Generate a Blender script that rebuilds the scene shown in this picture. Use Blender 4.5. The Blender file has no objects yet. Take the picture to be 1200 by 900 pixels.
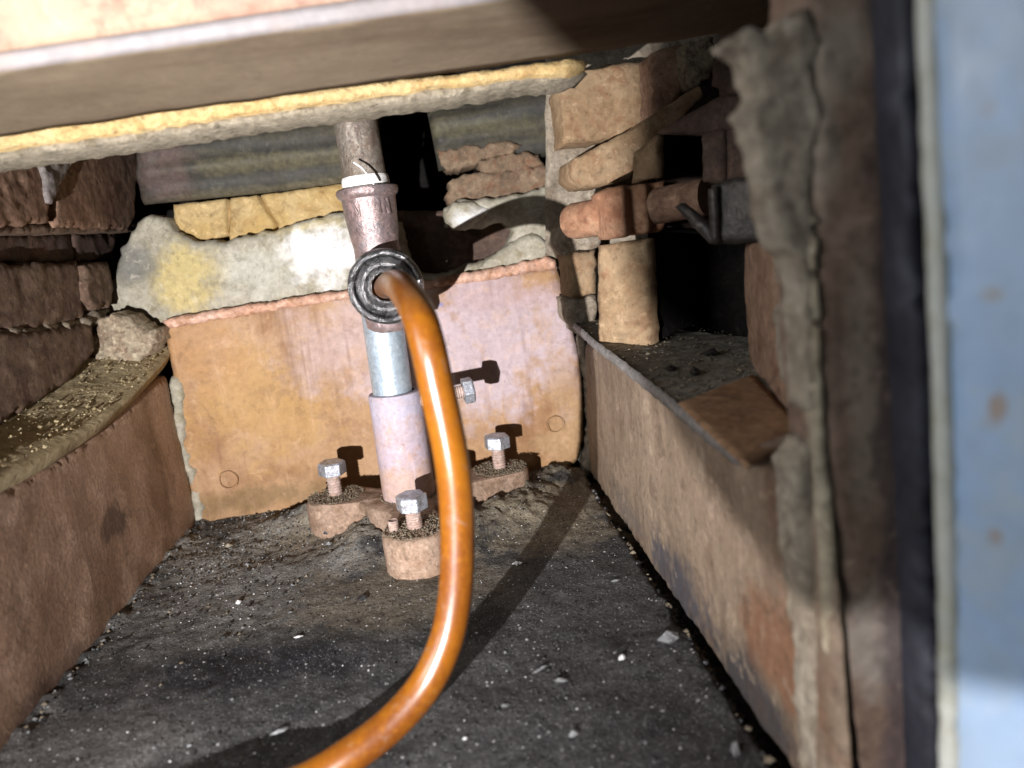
import bpy, math, random
import numpy as np
from mathutils import Vector, Matrix, noise
from mathutils.geometry import delaunay_2d_cdt
random.seed(7); rng = np.random.default_rng(7)
S = bpy.context.scene
COL = S.collection

# ------------------------------------------------------------------ camera
# world: X along the back wall, Y into the chamber, Z up, metres; the lens is the origin
FPX = 870.0
BX = np.array([0.98882124, 0.12360266, -0.08339627])
BY = np.array([-0.10556062, 0.18529258, -0.97699724])
BZ = np.array([-0.10530674, 0.97487899, 0.19626881])
B = np.array([BX, BY, BZ])
cd = bpy.data.cameras.new('camera'); cam = bpy.data.objects.new('camera', cd); COL.objects.link(cam)
M4 = Matrix.Identity(4)
for r in range(3):
    for c in range(3):
        M4[r][c] = B[r][c]
cam.matrix_world = M4
cd.sensor_width = 36.0; cd.lens = 36.0 * FPX / 1200.0
cd.clip_start = 0.005; cd.clip_end = 50
cd.dof.use_dof = True; cd.dof.focus_distance = 0.455; cd.dof.aperture_fstop = 6.8
S.camera = cam

# ------------------------------------------------------------------ world, lamps, exposure
w = bpy.data.worlds.new('World'); S.world = w; w.use_nodes = True
bg = w.node_tree.nodes['Background']; bg.inputs[0].default_value = (0.62, 0.78, 1.0, 1); bg.inputs[1].default_value = 0.05
LAMP = Vector((-0.160, -0.12, -0.077))
ld = bpy.data.lights.new('torch_light', 'SPOT'); ld.energy = 31.0; ld.color = (0.985, 0.965, 1.0)
ld.shadow_soft_size = 0.0021; ld.spot_size = math.radians(64); ld.spot_blend = 1.0
lo = bpy.data.objects.new('torch_light', ld); COL.objects.link(lo); lo.location = LAMP
lo.rotation_euler = (Vector((-0.025, 0.56, -0.025)) - LAMP).to_track_quat('-Z', 'Y').to_euler()
sd = bpy.data.lights.new('torch_spill', 'SPOT'); sd.energy = 7.2; sd.color = ld.color; sd.shadow_soft_size = ld.shadow_soft_size
sd.spot_size = math.radians(150); sd.spot_blend = 0.6       # the same torch: wide spill round its hot centre
so = bpy.data.objects.new('torch_spill', sd); COL.objects.link(so); so.location = LAMP; so.rotation_euler = lo.rotation_euler
rd = bpy.data.lights.new('room_light', 'AREA'); rd.energy = 6.2; rd.color = (0.92, 0.95, 1.0); rd.size = 0.35
ro = bpy.data.objects.new('room_light', rd); COL.objects.link(ro); ro.location = (-0.75, -0.22, 0.22)
ro.rotation_euler = (Vector((0.12, 0.14, -0.04)) - Vector(ro.location)).to_track_quat('-Z', 'Y').to_euler()
S.view_settings.view_transform = 'Standard'; S.view_settings.look = 'None'
S.view_settings.exposure = 0.0; S.view_settings.gamma = 1.0
S.render.engine = 'CYCLES'; S.cycles.use_denoising = True
S.cycles.max_bounces = 8; S.cycles.caustics_reflective = False; S.cycles.caustics_refractive = False
S.cycles.sample_clamp_indirect = 6.0

# ------------------------------------------------------------------ helpers
def ray(p):
    return B @ np.array([p[0] - 600.0, 450.0 - p[1], -FPX])
def on(p, n, d):
    """point of the sight line p (photo pixels) on the plane n.x = d"""
    r = ray(p); return r * (d / float(np.dot(n, r)))
def aty(p, Y): return on(p, (0, 1, 0), Y)
def atx(p, X): return on(p, (1, 0, 0), X)
def atz(p, Z): return on(p, (0, 0, 1), Z)

class Plane:
    """surface plane through p0, facing n (towards the room)"""
    def __init__(s, p0, n):
        s.p0 = np.array(p0, float); s.n = np.array(n, float); s.n /= np.linalg.norm(s.n)
        up = np.array([0, 0, 1.0]) if abs(s.n[2]) < 0.8 else np.array([0, 1.0, 0])
        s.u = np.cross(up, s.n); s.u /= np.linalg.norm(s.u); s.v = np.cross(s.n, s.u)
        s.d = float(s.n @ s.p0)
    def px(s, p):
        q = on(p, s.n, s.d) - s.p0; return (float(q @ s.u), float(q @ s.v))
    def w3(s, a, b, h=0.0):
        return s.p0 + a * s.u + b * s.v + h * s.n
    def off(s, h):
        return Plane(s.p0 + s.n * h, s.n)
def PY(Y): return Plane((0, Y, 0), (0, -1, 0))
def PX(X, side): return Plane((X, 0, 0), (side, 0, 0))
def through(a, b):
    """upright plane through two ground points (x, y), facing the lens"""
    d = np.array([b[0]-a[0], b[1]-a[1], 0]); n = np.array([d[1], -d[0], 0])
    if n @ np.array([-a[0], -a[1], 0]) < 0: n = -n
    return Plane((a[0], a[1], 0), n)

def fbm(p, sc, oc=4):
    return noise.fractal(Vector(p) * sc, 1.0, 2.0, oc)

def root(name, label, cat, loc, group=None):
    o = bpy.data.objects.new(name, None); COL.objects.link(o); o.location = Vector(loc)
    o.empty_display_size = 0.01
    o['label'] = label; o['category'] = cat
    if group: o['group'] = group
    return o
def tag(o, label=None, cat=None, group=None, kind=None):
    if label: o['label'] = label
    if cat: o['category'] = cat
    if group: o['group'] = group
    if kind: o['kind'] = kind
    return o
def origin_of(o):
    v = Vector((0, 0, 0))
    while o is not None:
        v += o.location; o = o.parent
    return v
def mk(name, verts, faces, mat, parent=None, smooth=True, at=None, mi=None):
    V = np.array([tuple(v) for v in verts], float)
    po = origin_of(parent) if parent is not None else Vector((0, 0, 0))
    if at is None:
        at = Vector(((V[:, 0].min()+V[:, 0].max())/2, (V[:, 1].min()+V[:, 1].max())/2, V[:, 2].min()))
    at = Vector(at)
    me = bpy.data.meshes.new(name)
    me.from_pydata([tuple(x) for x in (V - np.array(at))], [], [tuple(f) for f in faces])
    mats = mat if isinstance(mat, (list, tuple)) else [mat]
    for m in mats: me.materials.append(m)
    if mi is not None: me.polygons.foreach_set('material_index', mi)
    me.polygons.foreach_set('use_smooth', [smooth] * len(me.polygons))
    me.update()
    o = bpy.data.objects.new(name, me); COL.objects.link(o)
    if parent is not None: o.parent = parent
    o.location = at - po
    return o

def inside(P, poly):
    x, y = P[:, 0], P[:, 1]; r = np.zeros(len(P), bool); n = len(poly); j = n - 1
    for i in range(n):
        xi, yi = poly[i]; xj, yj = poly[j]
        c = ((yi > y) != (yj > y))
        with np.errstate(divide='ignore', invalid='ignore'):
            r ^= c & (x < (xj - xi) * (y - yi) / (yj - yi + 1e-18) + xi)
        j = i
    return r
def dist_poly(P, poly):
    d = np.full(len(P), 1e9); n = len(poly)
    for i in range(n):
        a = poly[i]; b = poly[(i+1) % n]; ab = b - a; L = float(ab @ ab) + 1e-18
        t = np.clip(((P - a) @ ab) / L, 0, 1)
        d = np.minimum(d, np.linalg.norm(P - (a + t[:, None] * ab), axis=1))
    return d

def slab(name, outline, pl, depth, mat, parent=None, res=0.003, amp=0.0008, nsc=60, rnd=0.002, jit=0.0006,
         jsc=140, hf=None, uv=False, oc=4, at=None):
    """a piece of masonry or plate: outline (photo pixels, or plane metres when uv) lying in plane pl,
    with a rough rounded face and real depth behind it"""
    pts = np.array([q if uv else pl.px(q) for q in outline], float)
    if 0.5*np.sum(pts[:, 0]*np.roll(pts[:, 1], -1) - np.roll(pts[:, 0], -1)*pts[:, 1]) < 0: pts = pts[::-1]
    bd = []
    n = len(pts)
    for i in range(n):
        a, b = pts[i], pts[(i+1) % n]; k = max(1, int(np.linalg.norm(b-a)/res))
        for j in range(k): bd.append(a + (b-a)*j/k)
    bd = np.array(bd)
    if jit:
        nx = np.roll(bd, -1, 0) - np.roll(bd, 1, 0); nx = np.stack([nx[:, 1], -nx[:, 0]], 1)
        nx /= (np.linalg.norm(nx, axis=1)[:, None] + 1e-12)
        k = np.array([fbm(pl.w3(*q), jsc, 3) for q in bd]); bd = bd + nx * (k * jit * 1.6)[:, None]
    lo_, hi_ = bd.min(0), bd.max(0)
    gx = np.arange(lo_[0], hi_[0], res); gy = np.arange(lo_[1], hi_[1], res)
    G = np.stack(np.meshgrid(gx, gy), -1).reshape(-1, 2) + rng.uniform(-.25, .25, (len(gx)*len(gy), 2))*res
    if len(G):
        G = G[inside(G, bd)]
        if len(G): G = G[dist_poly(G, bd) > res*0.45]
    P = np.concatenate([bd, G]) if len(G) else bd
    nb = len(bd)
    vo, eo, fo, ov, oe, of = delaunay_2d_cdt([Vector(q) for q in P], [(i, (i+1) % nb) for i in range(nb)], [], 1, 1e-7)
    V2 = np.array([tuple(v) for v in vo])
    D = dist_poly(V2, bd)
    V = []
    for q, d in zip(V2, D):
        p = pl.w3(*q)
        h = amp * fbm(p, nsc, oc) if amp else 0.0
        if rnd and d < rnd: h -= rnd * (1 - math.sqrt(max(0, 1 - (1 - d/rnd)**2)))
        if hf: h += hf(p, q, d)
        V.append(pl.w3(q[0], q[1], h))
    F = [tuple(f) for f in fo]
    # skirt
    edges = {}
    for f in F:
        for i in range(len(f)):
            e = (f[i], f[(i+1) % len(f)])
            edges[e] = 1
    be = [e for e in edges if (e[1], e[0]) not in edges]
    back = {}
    for a, b in be:
        for k in (a, b):
            if k not in back:
                back[k] = len(V); V.append(pl.w3(V2[k][0], V2[k][1], -depth))
    for a, b in be: F.append((b, a, back[a], back[b]))
    return mk(name, V, F, mat, parent, at=at)

def sheet(name, c, nu, nv, thick, mat, parent=None, amp=0.0, nsc=50, hf=None, smooth=True):
    """four-cornered sheet c00,c10,c11,c01 with thickness"""
    c = [np.array(x, float) for x in c]
    nrm = np.cross(c[1]-c[0], c[3]-c[0]); nrm /= np.linalg.norm(nrm)
    if nrm @ (c[0]+c[2]) > 0: nrm = -nrm     # towards the lens
    V = []; F = []
    for s in (0, 1):
        for j in range(nv+1):
            for i in range(nu+1):
                a, b = i/nu, j/nv
                p = (1-a)*(1-b)*c[0] + a*(1-b)*c[1] + a*b*c[2] + (1-a)*b*c[3]
                if s == 0:
                    h = amp*fbm(p, nsc) if amp else 0
                    if hf: h += hf(p, a, b)
                    V.append(p + nrm*h)
                else: V.append(p - nrm*thick)
    N = (nu+1)*(nv+1)
    for j in range(nv):
        for i in range(nu):
            q = (j*(nu+1)+i, j*(nu+1)+i+1, (j+1)*(nu+1)+i+1, (j+1)*(nu+1)+i)
            F.append(q); F.append(tuple(N+k for k in reversed(q)))
    per = [i for i in range(nu+1)] + [j*(nu+1)+nu for j in range(1, nv+1)] + [nv*(nu+1)+i for i in range(nu-1, -1, -1)] + [j*(nu+1) for j in range(nv-1, 0, -1)]
    for k in range(len(per)):
        a, b = per[k], per[(k+1) % len(per)]; F.append((b, a, N+a, N+b))
    o = mk(name, V, F, mat, parent, smooth=smooth)
    return o

def lathe(name, prof, mat, parent=None, base=(0, 0, 0), axis=(0, 0, 1), seg=40, cap=True, smooth=True, dent=0.0, dsc=200, sharp=True):
    """prof: (radius, height) pairs turned about axis at base"""
    ax = Vector(axis).normalized(); q = ax.to_track_quat('Z', 'Y').to_matrix()
    V = []; F = []; n = len(prof)
    for (r, h) in prof:
        for k in range(seg):
            t = 2*math.pi*k/seg
            p = Vector(base) + q @ Vector((r*math.cos(t), r*math.sin(t), h))
            if dent: p += (q @ Vector((math.cos(t), math.sin(t), 0))) * dent * fbm(p, dsc, 3)
            V.append(p)
    for i in range(n-1):
        for k in range(seg):
            F.append((i*seg+k, i*seg+(k+1) % seg, (i+1)*seg+(k+1) % seg, (i+1)*seg+k))
    if cap:
        F.append(tuple(reversed(range(seg)))); F.append(tuple((n-1)*seg+k for k in range(seg)))
    o = mk(name, V, F, mat, parent, smooth=smooth)
    if sharp and smooth: auto_sharp(o)
    return o
def auto_sharp(o, ang=38):
    me = o.data; me.update()
    import bmesh
    bm = bmesh.new(); bm.from_mesh(me); bmesh.ops.recalc_face_normals(bm, faces=bm.faces)
    for e in bm.edges:
        if len(e.link_faces) == 2 and e.calc_face_angle(0) > math.radians(ang): e.smooth = False
    bm.to_mesh(me); bm.free()

def tube(name, path, rad, mat, parent=None, seg=24, sub=8, radf=None):
    """smooth tube through the points of path (Catmull-Rom)"""
    P = [Vector(p) for p in path]; P = [P[0]*2-P[1]] + P + [P[-1]*2-P[-2]]
    C = []
    for i in range(1, len(P)-2):
        for k in range(sub):
            t = k/sub; a, b, c, d = P[i-1:i+3]
            C.append(0.5*((2*b)+(c-a)*t+(2*a-5*b+4*c-d)*t*t+(3*b-a-3*c+d)*t**3))
    C.append(P[-2])
    V = []; F = []; nrm = None
    for i, p in enumerate(C):
        t = (C[min(i+1, len(C)-1)] - C[max(i-1, 0)]).normalized()
        if nrm is None: nrm = t.orthogonal().normalized()
        nrm = (nrm - t*nrm.dot(t)).normalized(); bn = t.cross(nrm)
        r = rad if radf is None else radf(i/(len(C)-1))
        for k in range(seg):
            a = 2*math.pi*k/seg; V.append(p + (nrm*math.cos(a)+bn*math.sin(a))*r)
    for i in range(len(C)-1):
        for k in range(seg): F.append((i*seg+k, i*seg+(k+1) % seg, (i+1)*seg+(k+1) % seg, (i+1)*seg+k))
    F.append(tuple(reversed(range(seg)))); F.append(tuple((len(C)-1)*seg+k for k in range(seg)))
    return mk(name, V, F, mat, parent)

# ------------------------------------------------------------------ materials
def hexmix(nt, a, b, fac):
    m = nt.nodes.new('ShaderNodeMix'); m.data_type = 'RGBA'
    for sock, val in ((m.inputs[6], a), (m.inputs[7], b), (m.inputs[0], fac)):
        if isinstance(val, (int, float)): sock.default_value = val
        elif isinstance(val, tuple): sock.default_value = (*val, 1)
        else: nt.links.new(val, sock)
    return m.outputs[2]
def nz(nt, pos, sc, det=6, rough=0.6, dist=0.0, stretch=None):
    if stretch:
        mp = nt.nodes.new('ShaderNodeMapping'); mp.inputs['Scale'].default_value = stretch; nt.links.new(pos, mp.inputs[0]); pos = mp.outputs[0]
    n = nt.nodes.new('ShaderNodeTexNoise'); n.inputs['Scale'].default_value = sc; n.inputs['Detail'].default_value = det
    n.inputs['Roughness'].default_value = rough; n.inputs['Distortion'].default_value = dist
    nt.links.new(pos, n.inputs['Vector']); return n.outputs['Fac']
def rng_(nt, x, a, b, c=0.0, d=1.0):
    m = nt.nodes.new('ShaderNodeMapRange'); m.inputs[1].default_value = a; m.inputs[2].default_value = b
    m.inputs[3].default_value = c; m.inputs[4].default_value = d; nt.links.new(x, m.inputs[0]); return m.outputs[0]
def mth(nt, op, a, b=None):
    m = nt.nodes.new('ShaderNodeMath'); m.operation = op
    for i, v in enumerate((a, b)):
        if v is None: continue
        if isinstance(v, (int, float)): m.inputs[i].default_value = v
        else: nt.links.new(v, m.inputs[i])
    return m.outputs[0]

def weathered(name, c1, c2, c3, sc=18, fine=220, grime=(0.03, 0.025, 0.02), grime_amt=0.35, rough=0.85, bump=0.25, bdist=0.0012,
              metal=0.0, stains_and_light=(), specks=None, stretch=None, fvar=0.35, spec=0.3, coat=0.0, scratches=None,
              veins=.4, chips=.4, pits=.3, streaks=0.0):
    """worn surface: three colours in uneven patches, fine grain, grime, patches of stain and painted light with their own place and shape"""
    m = bpy.data.materials.new(name); m.use_nodes = True; nt = m.node_tree
    bs = nt.nodes['Principled BSDF']; g = nt.nodes.new('ShaderNodeNewGeometry'); pos = g.outputs['Position']
    n1 = nz(nt, pos, sc, 7, 0.62, 0.6, stretch); n2 = nz(nt, pos, sc*2.7+3, 6, 0.6, 0.3, stretch)
    n3 = nz(nt, pos, fine, 5, 0.7); n4 = nz(nt, pos, sc*0.8+7, 8, 0.7, 1.0)
    c = hexmix(nt, c1, c2, rng_(nt, n1, 0.38, 0.62)); c = hexmix(nt, c, c3, rng_(nt, n2, 0.5, 0.68))
    for st in stains_and_light:
        ctr, rad, colr, stv = st[:4]; br = st[4] if len(st) > 4 else 0.5
        mp = nt.nodes.new('ShaderNodeVectorMath'); mp.operation = 'SUBTRACT'; nt.links.new(pos, mp.inputs[0]); mp.inputs[1].default_value = tuple(ctr)
        dv = nt.nodes.new('ShaderNodeVectorMath'); dv.operation = 'DIVIDE'; nt.links.new(mp.outputs[0], dv.inputs[0]); dv.inputs[1].default_value = tuple(rad)
        ln = nt.nodes.new('ShaderNodeVectorMath'); ln.operation = 'LENGTH'; nt.links.new(dv.outputs[0], ln.inputs[0])
        e = mth(nt, 'ADD', ln.outputs['Value'], rng_(nt, nz(nt, pos, 45, 6, 0.65), 0.3, 0.7, -br, br))
        c = hexmix(nt, c, tuple(colr), rng_(nt, e, 1.15, 0.55, 0, stv))
    c = hexmix(nt, c, grime, rng_(nt, n4, 0.52, 0.75, 0, grime_amt))
    # crisp worn chips, dark veins and pits
    nch = nz(nt, pos, sc*4+20, 9, 0.72, 0.4)
    if chips:
        c = hexmix(nt, c, tuple(min(1, x*1.5+.02) for x in c2), rng_(nt, nch, .575, .60, 0, chips))
        c = hexmix(nt, c, tuple(x*.45 for x in c3), rng_(nt, nch, .425, .405, 0, chips))
    vn = nt.nodes.new('ShaderNodeTexNoise'); vn.noise_type = 'RIDGED_MULTIFRACTAL'; vn.inputs['Scale'].default_value = sc*1.6+6
    vn.inputs['Detail'].default_value = 8; vn.inputs['Roughness'].default_value = .62; vn.inputs['Distortion'].default_value = .25
    nt.links.new(pos, vn.inputs['Vector'])
    vv = rng_(nt, vn.outputs['Fac'], 1.45, 2.1)
    if veins: c = hexmix(nt, c, grime, mth(nt, 'MULTIPLY', vv, veins))
    pv = nt.nodes.new('ShaderNodeTexVoronoi'); pv.inputs['Scale'].default_value = fine*.9; pv.inputs['Randomness'].default_value = 1; nt.links.new(pos, pv.inputs['Vector'])
    sp_ = nt.nodes.new('ShaderNodeSeparateColor'); nt.links.new(pv.outputs['Color'], sp_.inputs[0])
    pit = mth(nt, 'MULTIPLY', rng_(nt, pv.outputs['Distance'], .42, .2), mth(nt, 'LESS_THAN', sp_.outputs[0], .16))
    if pits: c = hexmix(nt, c, tuple(x*.8 for x in grime), mth(nt, 'MULTIPLY', pit, pits))
    if streaks:
        ns = nz(nt, pos, 95, 7, .65, .25, (1, 1, .09)); nb = nz(nt, pos, 14, 5, .6)
        k = mth(nt, 'MULTIPLY', rng_(nt, ns, .5, .68), rng_(nt, nb, .4, .62)); c = hexmix(nt, c, grime, mth(nt, 'MULTIPLY', k, streaks))
        ns2 = nz(nt, pos, 150, 7, .7, .25, (1, 1, .14)); k2 = mth(nt, 'MULTIPLY', rng_(nt, ns2, .56, .7), rng_(nt, nb, .62, .42)); c = hexmix(nt, c, tuple(min(1, x*1.35+.02) for x in c2), mth(nt, 'MULTIPLY', k2, streaks*.8))
    # fine grain in the colour
    hsv = nt.nodes.new('ShaderNodeHueSaturation'); nt.links.new(c, hsv.inputs['Color'])
    nt.links.new(rng_(nt, n3, 0.3, 0.7, 1-fvar, 1+fvar), hsv.inputs['Value']); c = hsv.outputs[0]
    if specks:
        for (ssc, thr, colr) in specks:
            v = nt.nodes.new('ShaderNodeTexVoronoi'); v.inputs['Scale'].default_value = ssc; nt.links.new(pos, v.inputs['Vector'])
            sep = nt.nodes.new('ShaderNodeSeparateColor'); nt.links.new(v.outputs['Color'], sep.inputs[0])
            k = mth(nt, 'MULTIPLY', mth(nt, 'LESS_THAN', v.outputs['Distance'], 0.28), mth(nt, 'LESS_THAN', sep.outputs[0], thr))
            c = hexmix(nt, c, colr, k)
    nt.links.new(c, bs.inputs['Base Color'])
    nt.links.new(rng_(nt, n2, 0.3, 0.7, max(0.05, rough-0.14), min(1, rough+0.1)), bs.inputs['Roughness'])
    bs.inputs['Metallic'].default_value = metal; bs.inputs['Specular IOR Level'].default_value = spec
    bs.inputs['Coat Weight'].default_value = coat
    bh = mth(nt, 'ADD', mth(nt, 'MULTIPLY', n3, 0.6), n2)
    bh = mth(nt, 'ADD', bh, mth(nt, 'MULTIPLY', nch, .9))
    bh = mth(nt, 'SUBTRACT', bh, mth(nt, 'MULTIPLY', vv, .5*veins)); bh = mth(nt, 'SUBTRACT', bh, mth(nt, 'MULTIPLY', pit, .8*pits))
    if scratches:
        bh = mth(nt, 'ADD', bh, mth(nt, 'MULTIPLY', nz(nt, pos, 60, 6, 0.7, 0, scratches), 0.8))
    b = nt.nodes.new('ShaderNodeBump'); b.inputs['Strength'].default_value = bump; b.inputs['Distance'].default_value = bdist
    nt.links.new(bh, b.inputs['Height']); nt.links.new(b.outputs[0], bs.inputs['Normal'])
    return m

Wp = lambda p, Y: aty(p, Y)
BACK = 0.563
M = {}
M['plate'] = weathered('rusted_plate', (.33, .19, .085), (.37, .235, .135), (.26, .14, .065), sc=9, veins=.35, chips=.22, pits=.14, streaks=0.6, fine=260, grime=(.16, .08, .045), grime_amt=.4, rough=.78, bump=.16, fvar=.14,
    stains_and_light=[(Wp((300, 470), BACK), (.06, 1, .05), (.37, .22, .08), .75), (Wp((240, 420), BACK), (.03, 1, .03), (.34, .18, .075), .5),
            (Wp((560, 400), BACK), (.085, 1, .07), (.44, .355, .37), .9), (Wp((410, 400), BACK), (.055, 1, .035), (.42, .31, .28), .75), (Wp((662, 500), BACK), (.018, 1, .05), (.35, .22, .11), .7),  # lilac patch is the torch's hot centre painted in
            (Wp((640, 520), BACK), (.018, 1, .012), (.34, .22, .11), .6), (Wp((290, 585), BACK), (.07, 1, .010), (.20, .125, .055), .85),
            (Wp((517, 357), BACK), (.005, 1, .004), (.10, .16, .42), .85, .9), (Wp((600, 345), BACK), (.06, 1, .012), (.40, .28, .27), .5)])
M['plate_lip'] = weathered('rust_lip', (.46, .25, .16), (.55, .36, .27), (.34, .18, .10), sc=40, fine=300, bump=.4)
M['mortar'] = weathered('pale_fireclay', (.29, .265, .195), (.37, .34, .265), (.23, .20, .13), sc=32, fine=240, grime=(.12, .10, .065), grime_amt=.75, rough=.95, bump=.32, bdist=.0016, veins=.3, chips=.28, pits=.12, fvar=.2,
    stains_and_light=[(Wp((215, 325), .57), (.03, .2, .024), (.46, .36, .14), .8), (Wp((330, 265), .57), (.06, .2, .006), (.52, .43, .22), .6),
            (Wp((150, 310), .57), (.02, .2, .02), (.15, .145, .125), .85), (Wp((375, 300), .57), (.028, .2, .022), (.80, .79, .76), .95), (Wp((560, 262), .57), (.02, .2, .01), (.78, .78, .76), .7), (Wp((300, 320), .57), (.03, .2, .02), (.46, .45, .38), .6)])  # near-white patch left of the riser paints the torch's hot spot
M['mortar_dull'] = weathered('dull_mortar', (.245, .20, .145), (.31, .265, .20), (.17, .13, .09), sc=30, fine=200, grime=(.07, .05, .035), grime_amt=.5, rough=.95, bump=.6, bdist=.002)
M['mortar_yellow'] = weathered('ochre_mortar', (.42, .34, .19), (.33, .255, .14), (.50, .42, .26), sc=34, fine=260, grime=(.14, .10, .05), grime_amt=.6, rough=.95, bump=.7, bdist=.002)
M['mortar_lump'] = weathered('brown_mortar_lump', (.24, .175, .115), (.34, .29, .20), (.17, .11, .075), sc=60, fine=260, grime=(.08, .055, .035), grime_amt=.7, rough=.95, bump=.7, bdist=.002)
M['brick_pale'] = weathered('pale_firebrick', (.24, .155, .082), (.28, .195, .112), (.20, .11, .058), sc=35, fine=200, grime=(.14, .09, .05), grime_amt=.5, rough=.92, bump=.45, fvar=.22)
M['brick_yellow'] = weathered('yellow_firebrick', (.40, .27, .10), (.44, .32, .15), (.34, .22, .085), sc=30, fine=240, grime=(.12, .08, .03), grime_amt=.4, rough=.92, bump=.3, fvar=.16)
M['brick_red'] = weathered('red_brick', (.26, .125, .068), (.31, .18, .105), (.19, .085, .046), sc=40, fine=240, grime=(.10, .05, .03), grime_amt=.45, rough=.9, bump=.4, fvar=.22)
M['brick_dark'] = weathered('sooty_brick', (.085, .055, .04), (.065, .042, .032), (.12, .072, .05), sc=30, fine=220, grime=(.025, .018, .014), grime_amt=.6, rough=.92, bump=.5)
M['brick_green'] = weathered('mossy_grey_brick', (.22, .18, .115), (.16, .13, .085), (.12, .07, .045), sc=60, fine=260, rough=.95, bump=.9, bdist=.002)
M['brick_brown'] = weathered('brown_brick', (.22, .125, .08), (.27, .175, .115), (.15, .08, .05), sc=30, fine=230, grime=(.08, .045, .03), grime_amt=.55, rough=.9, bump=.45)
M['brick_dim'] = weathered('shaded_brown_brick', (.12, .075, .05), (.17, .115, .075), (.09, .05, .035), sc=30, fine=230, grime=(.04, .027, .02), grime_amt=.7, rough=.92, bump=.6)  # brown brick darkened to paint the shade above the left ledge
M['brick_chunk'] = weathered('crumbled_brick', (.15, .10, .062), (.19, .135, .085), (.17, .09, .052), sc=45, fine=230, grime=(.05, .035, .022), grime_amt=.7, rough=.92, bump=.6)
M['left_plate'] = weathered('dark_rust_steel', (.36, .235, .155), (.28, .175, .112), (.43, .29, .20), sc=11, streaks=0.6, fine=430, grime=(.085, .05, .035), grime_amt=.7, rough=.66, bump=.75, bdist=.0011, fvar=.32, spec=.5,
    stains_and_light=[(atx((135, 610), -.205), (.1, .018, .012), (.06, .035, .028), .8, .7), (atx((185, 560), -.205), (.1, .02, .05), (.17, .10, .055), .7), (atx((60, 820), -.205), (.1, .05, .014), (.07, .045, .035), .7), (atx((215, 520), -.205), (.1, .012, .05), (.34, .25, .15), .6)])
M['right_plate'] = weathered('beige_rust_steel', (.185, .132, .088), (.235, .175, .12), (.14, .088, .056), sc=11, streaks=0.7, fine=300, grime=(.09, .06, .04), grime_amt=.55, rough=.74, bump=.35, fvar=.22, stretch=(1, 1, .5), scratches=(1, 1, .25),
    stains_and_light=[(atx((800, 690), .1015), (.1, .06, .016), (.055, .055, .065), .9, .6), (atx((880, 820), .1015), (.1, .05, .02), (.05, .045, .045), .95, .6), (atx((735, 600), .1015), (.1, .05, .014), (.13, .11, .095), .6),
            (atx((920, 770), .1015), (.1, .035, .022), (.20, .095, .05), .85), (atx((955, 700), .1015), (.1, .012, .04), (.2, .14, .1), .5), (atx((850, 620), .1015), (.1, .05, .012), (.19, .13, .09), .5)])
M['shelf_steel'] = weathered('sooty_steel_shelf', (.16, .15, .12), (.21, .19, .15), (.12, .11, .09), sc=40, fine=300, grime=(.03, .03, .028), grime_amt=.6, rough=.9, bump=.6, bdist=.0015)
M['steel_edge'] = weathered('worn_steel_edge', (.20, .19, .175), (.27, .26, .245), (.15, .14, .13), sc=80, fine=300, rough=.6, bump=.4, metal=.3)
M['shelf_rust'] = weathered('rusty_shelf', (.27, .15, .075), (.30, .18, .10), (.20, .10, .055), sc=22, streaks=0.4, fine=260, grime=(.06, .035, .025), grime_amt=.5, rough=.82, bump=.3)
M['baffle'] = weathered('olive_steel', (.036, .034, .026), (.055, .050, .036), (.085, .072, .040), sc=10, streaks=0.4, fine=240, stretch=(.25, 1, 2.2), grime=(.03, .028, .026), grime_amt=.5, rough=.72, bump=.2, spec=.4,
    stains_and_light=[(Wp((195, 205), .6), (.025, .1, .03), (.10, .065, .055), .8), (Wp((300, 225), .6), (.08, .1, .005), (.13, .115, .075), .6), (Wp((605, 195), .6), (.03, .1, .006), (.18, .10, .06), .6), (Wp((560, 150), .6), (.07, .1, .006), (.10, .09, .05), .7), (Wp((330, 190), .6), (.08, .1, .006), (.11, .095, .05), .7)])
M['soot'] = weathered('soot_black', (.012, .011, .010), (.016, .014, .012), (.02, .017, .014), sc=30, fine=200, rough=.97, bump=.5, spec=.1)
M['floor'] = weathered('sooty_ash', (.040, .039, .037), (.060, .058, .054), (.026, .026, .025), sc=15, veins=.2, chips=.3, pits=.5, fine=520, grime=(.012, .012, .012), grime_amt=.6, rough=.93, bump=1.0, bdist=.0016, fvar=.5, spec=.25,
    stains_and_light=[(atz((330, 640), -.19), (.085, .075, 1), (.26, .245, .21), .9, .6), (atz((300, 690), -.19), (.08, .07, 1), (.19, .18, .16), .75, .5), (atz((480, 690), -.19), (.07, .05, 1), (.15, .125, .09), .8), (atz((640, 590), -.18), (.06, .06, 1), (.24, .20, .135), .85), (atz((400, 610), -.18), (.06, .04, 1), (.22, .185, .13), .8), (atz((700, 570), -.185), (.03, .06, 1), (.20, .17, .12), .7),
            (atz((300, 780), -.19), (.07, .022, 1), (.014, .014, .016), .9), (atz((130, 830), -.19), (.05, .02, 1), (.016, .016, .018), .8), (atz((560, 730), -.19), (.035, .02, 1), (.018, .018, .018), .7), (atz((700, 700), -.19), (.05, .08, 1), (.065, .063, .06), .6), (atz((560, 840), -.19), (.05, .05, 1), (.07, .068, .064), .6), (atz((60, 880), -.19), (.05, .05, 1), (.13, .12, .11), .6)],  # near-black front-left patch: soot with the hose's cast shadow painted in
    specks=[(1100, .07, (.34, .33, .31)), (1700, .08, (.50, .49, .48)), (520, .022, (.55, .54, .51)), (700, .14, (.010, .010, .010)), (360, .08, (.012, .012, .012))])
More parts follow.
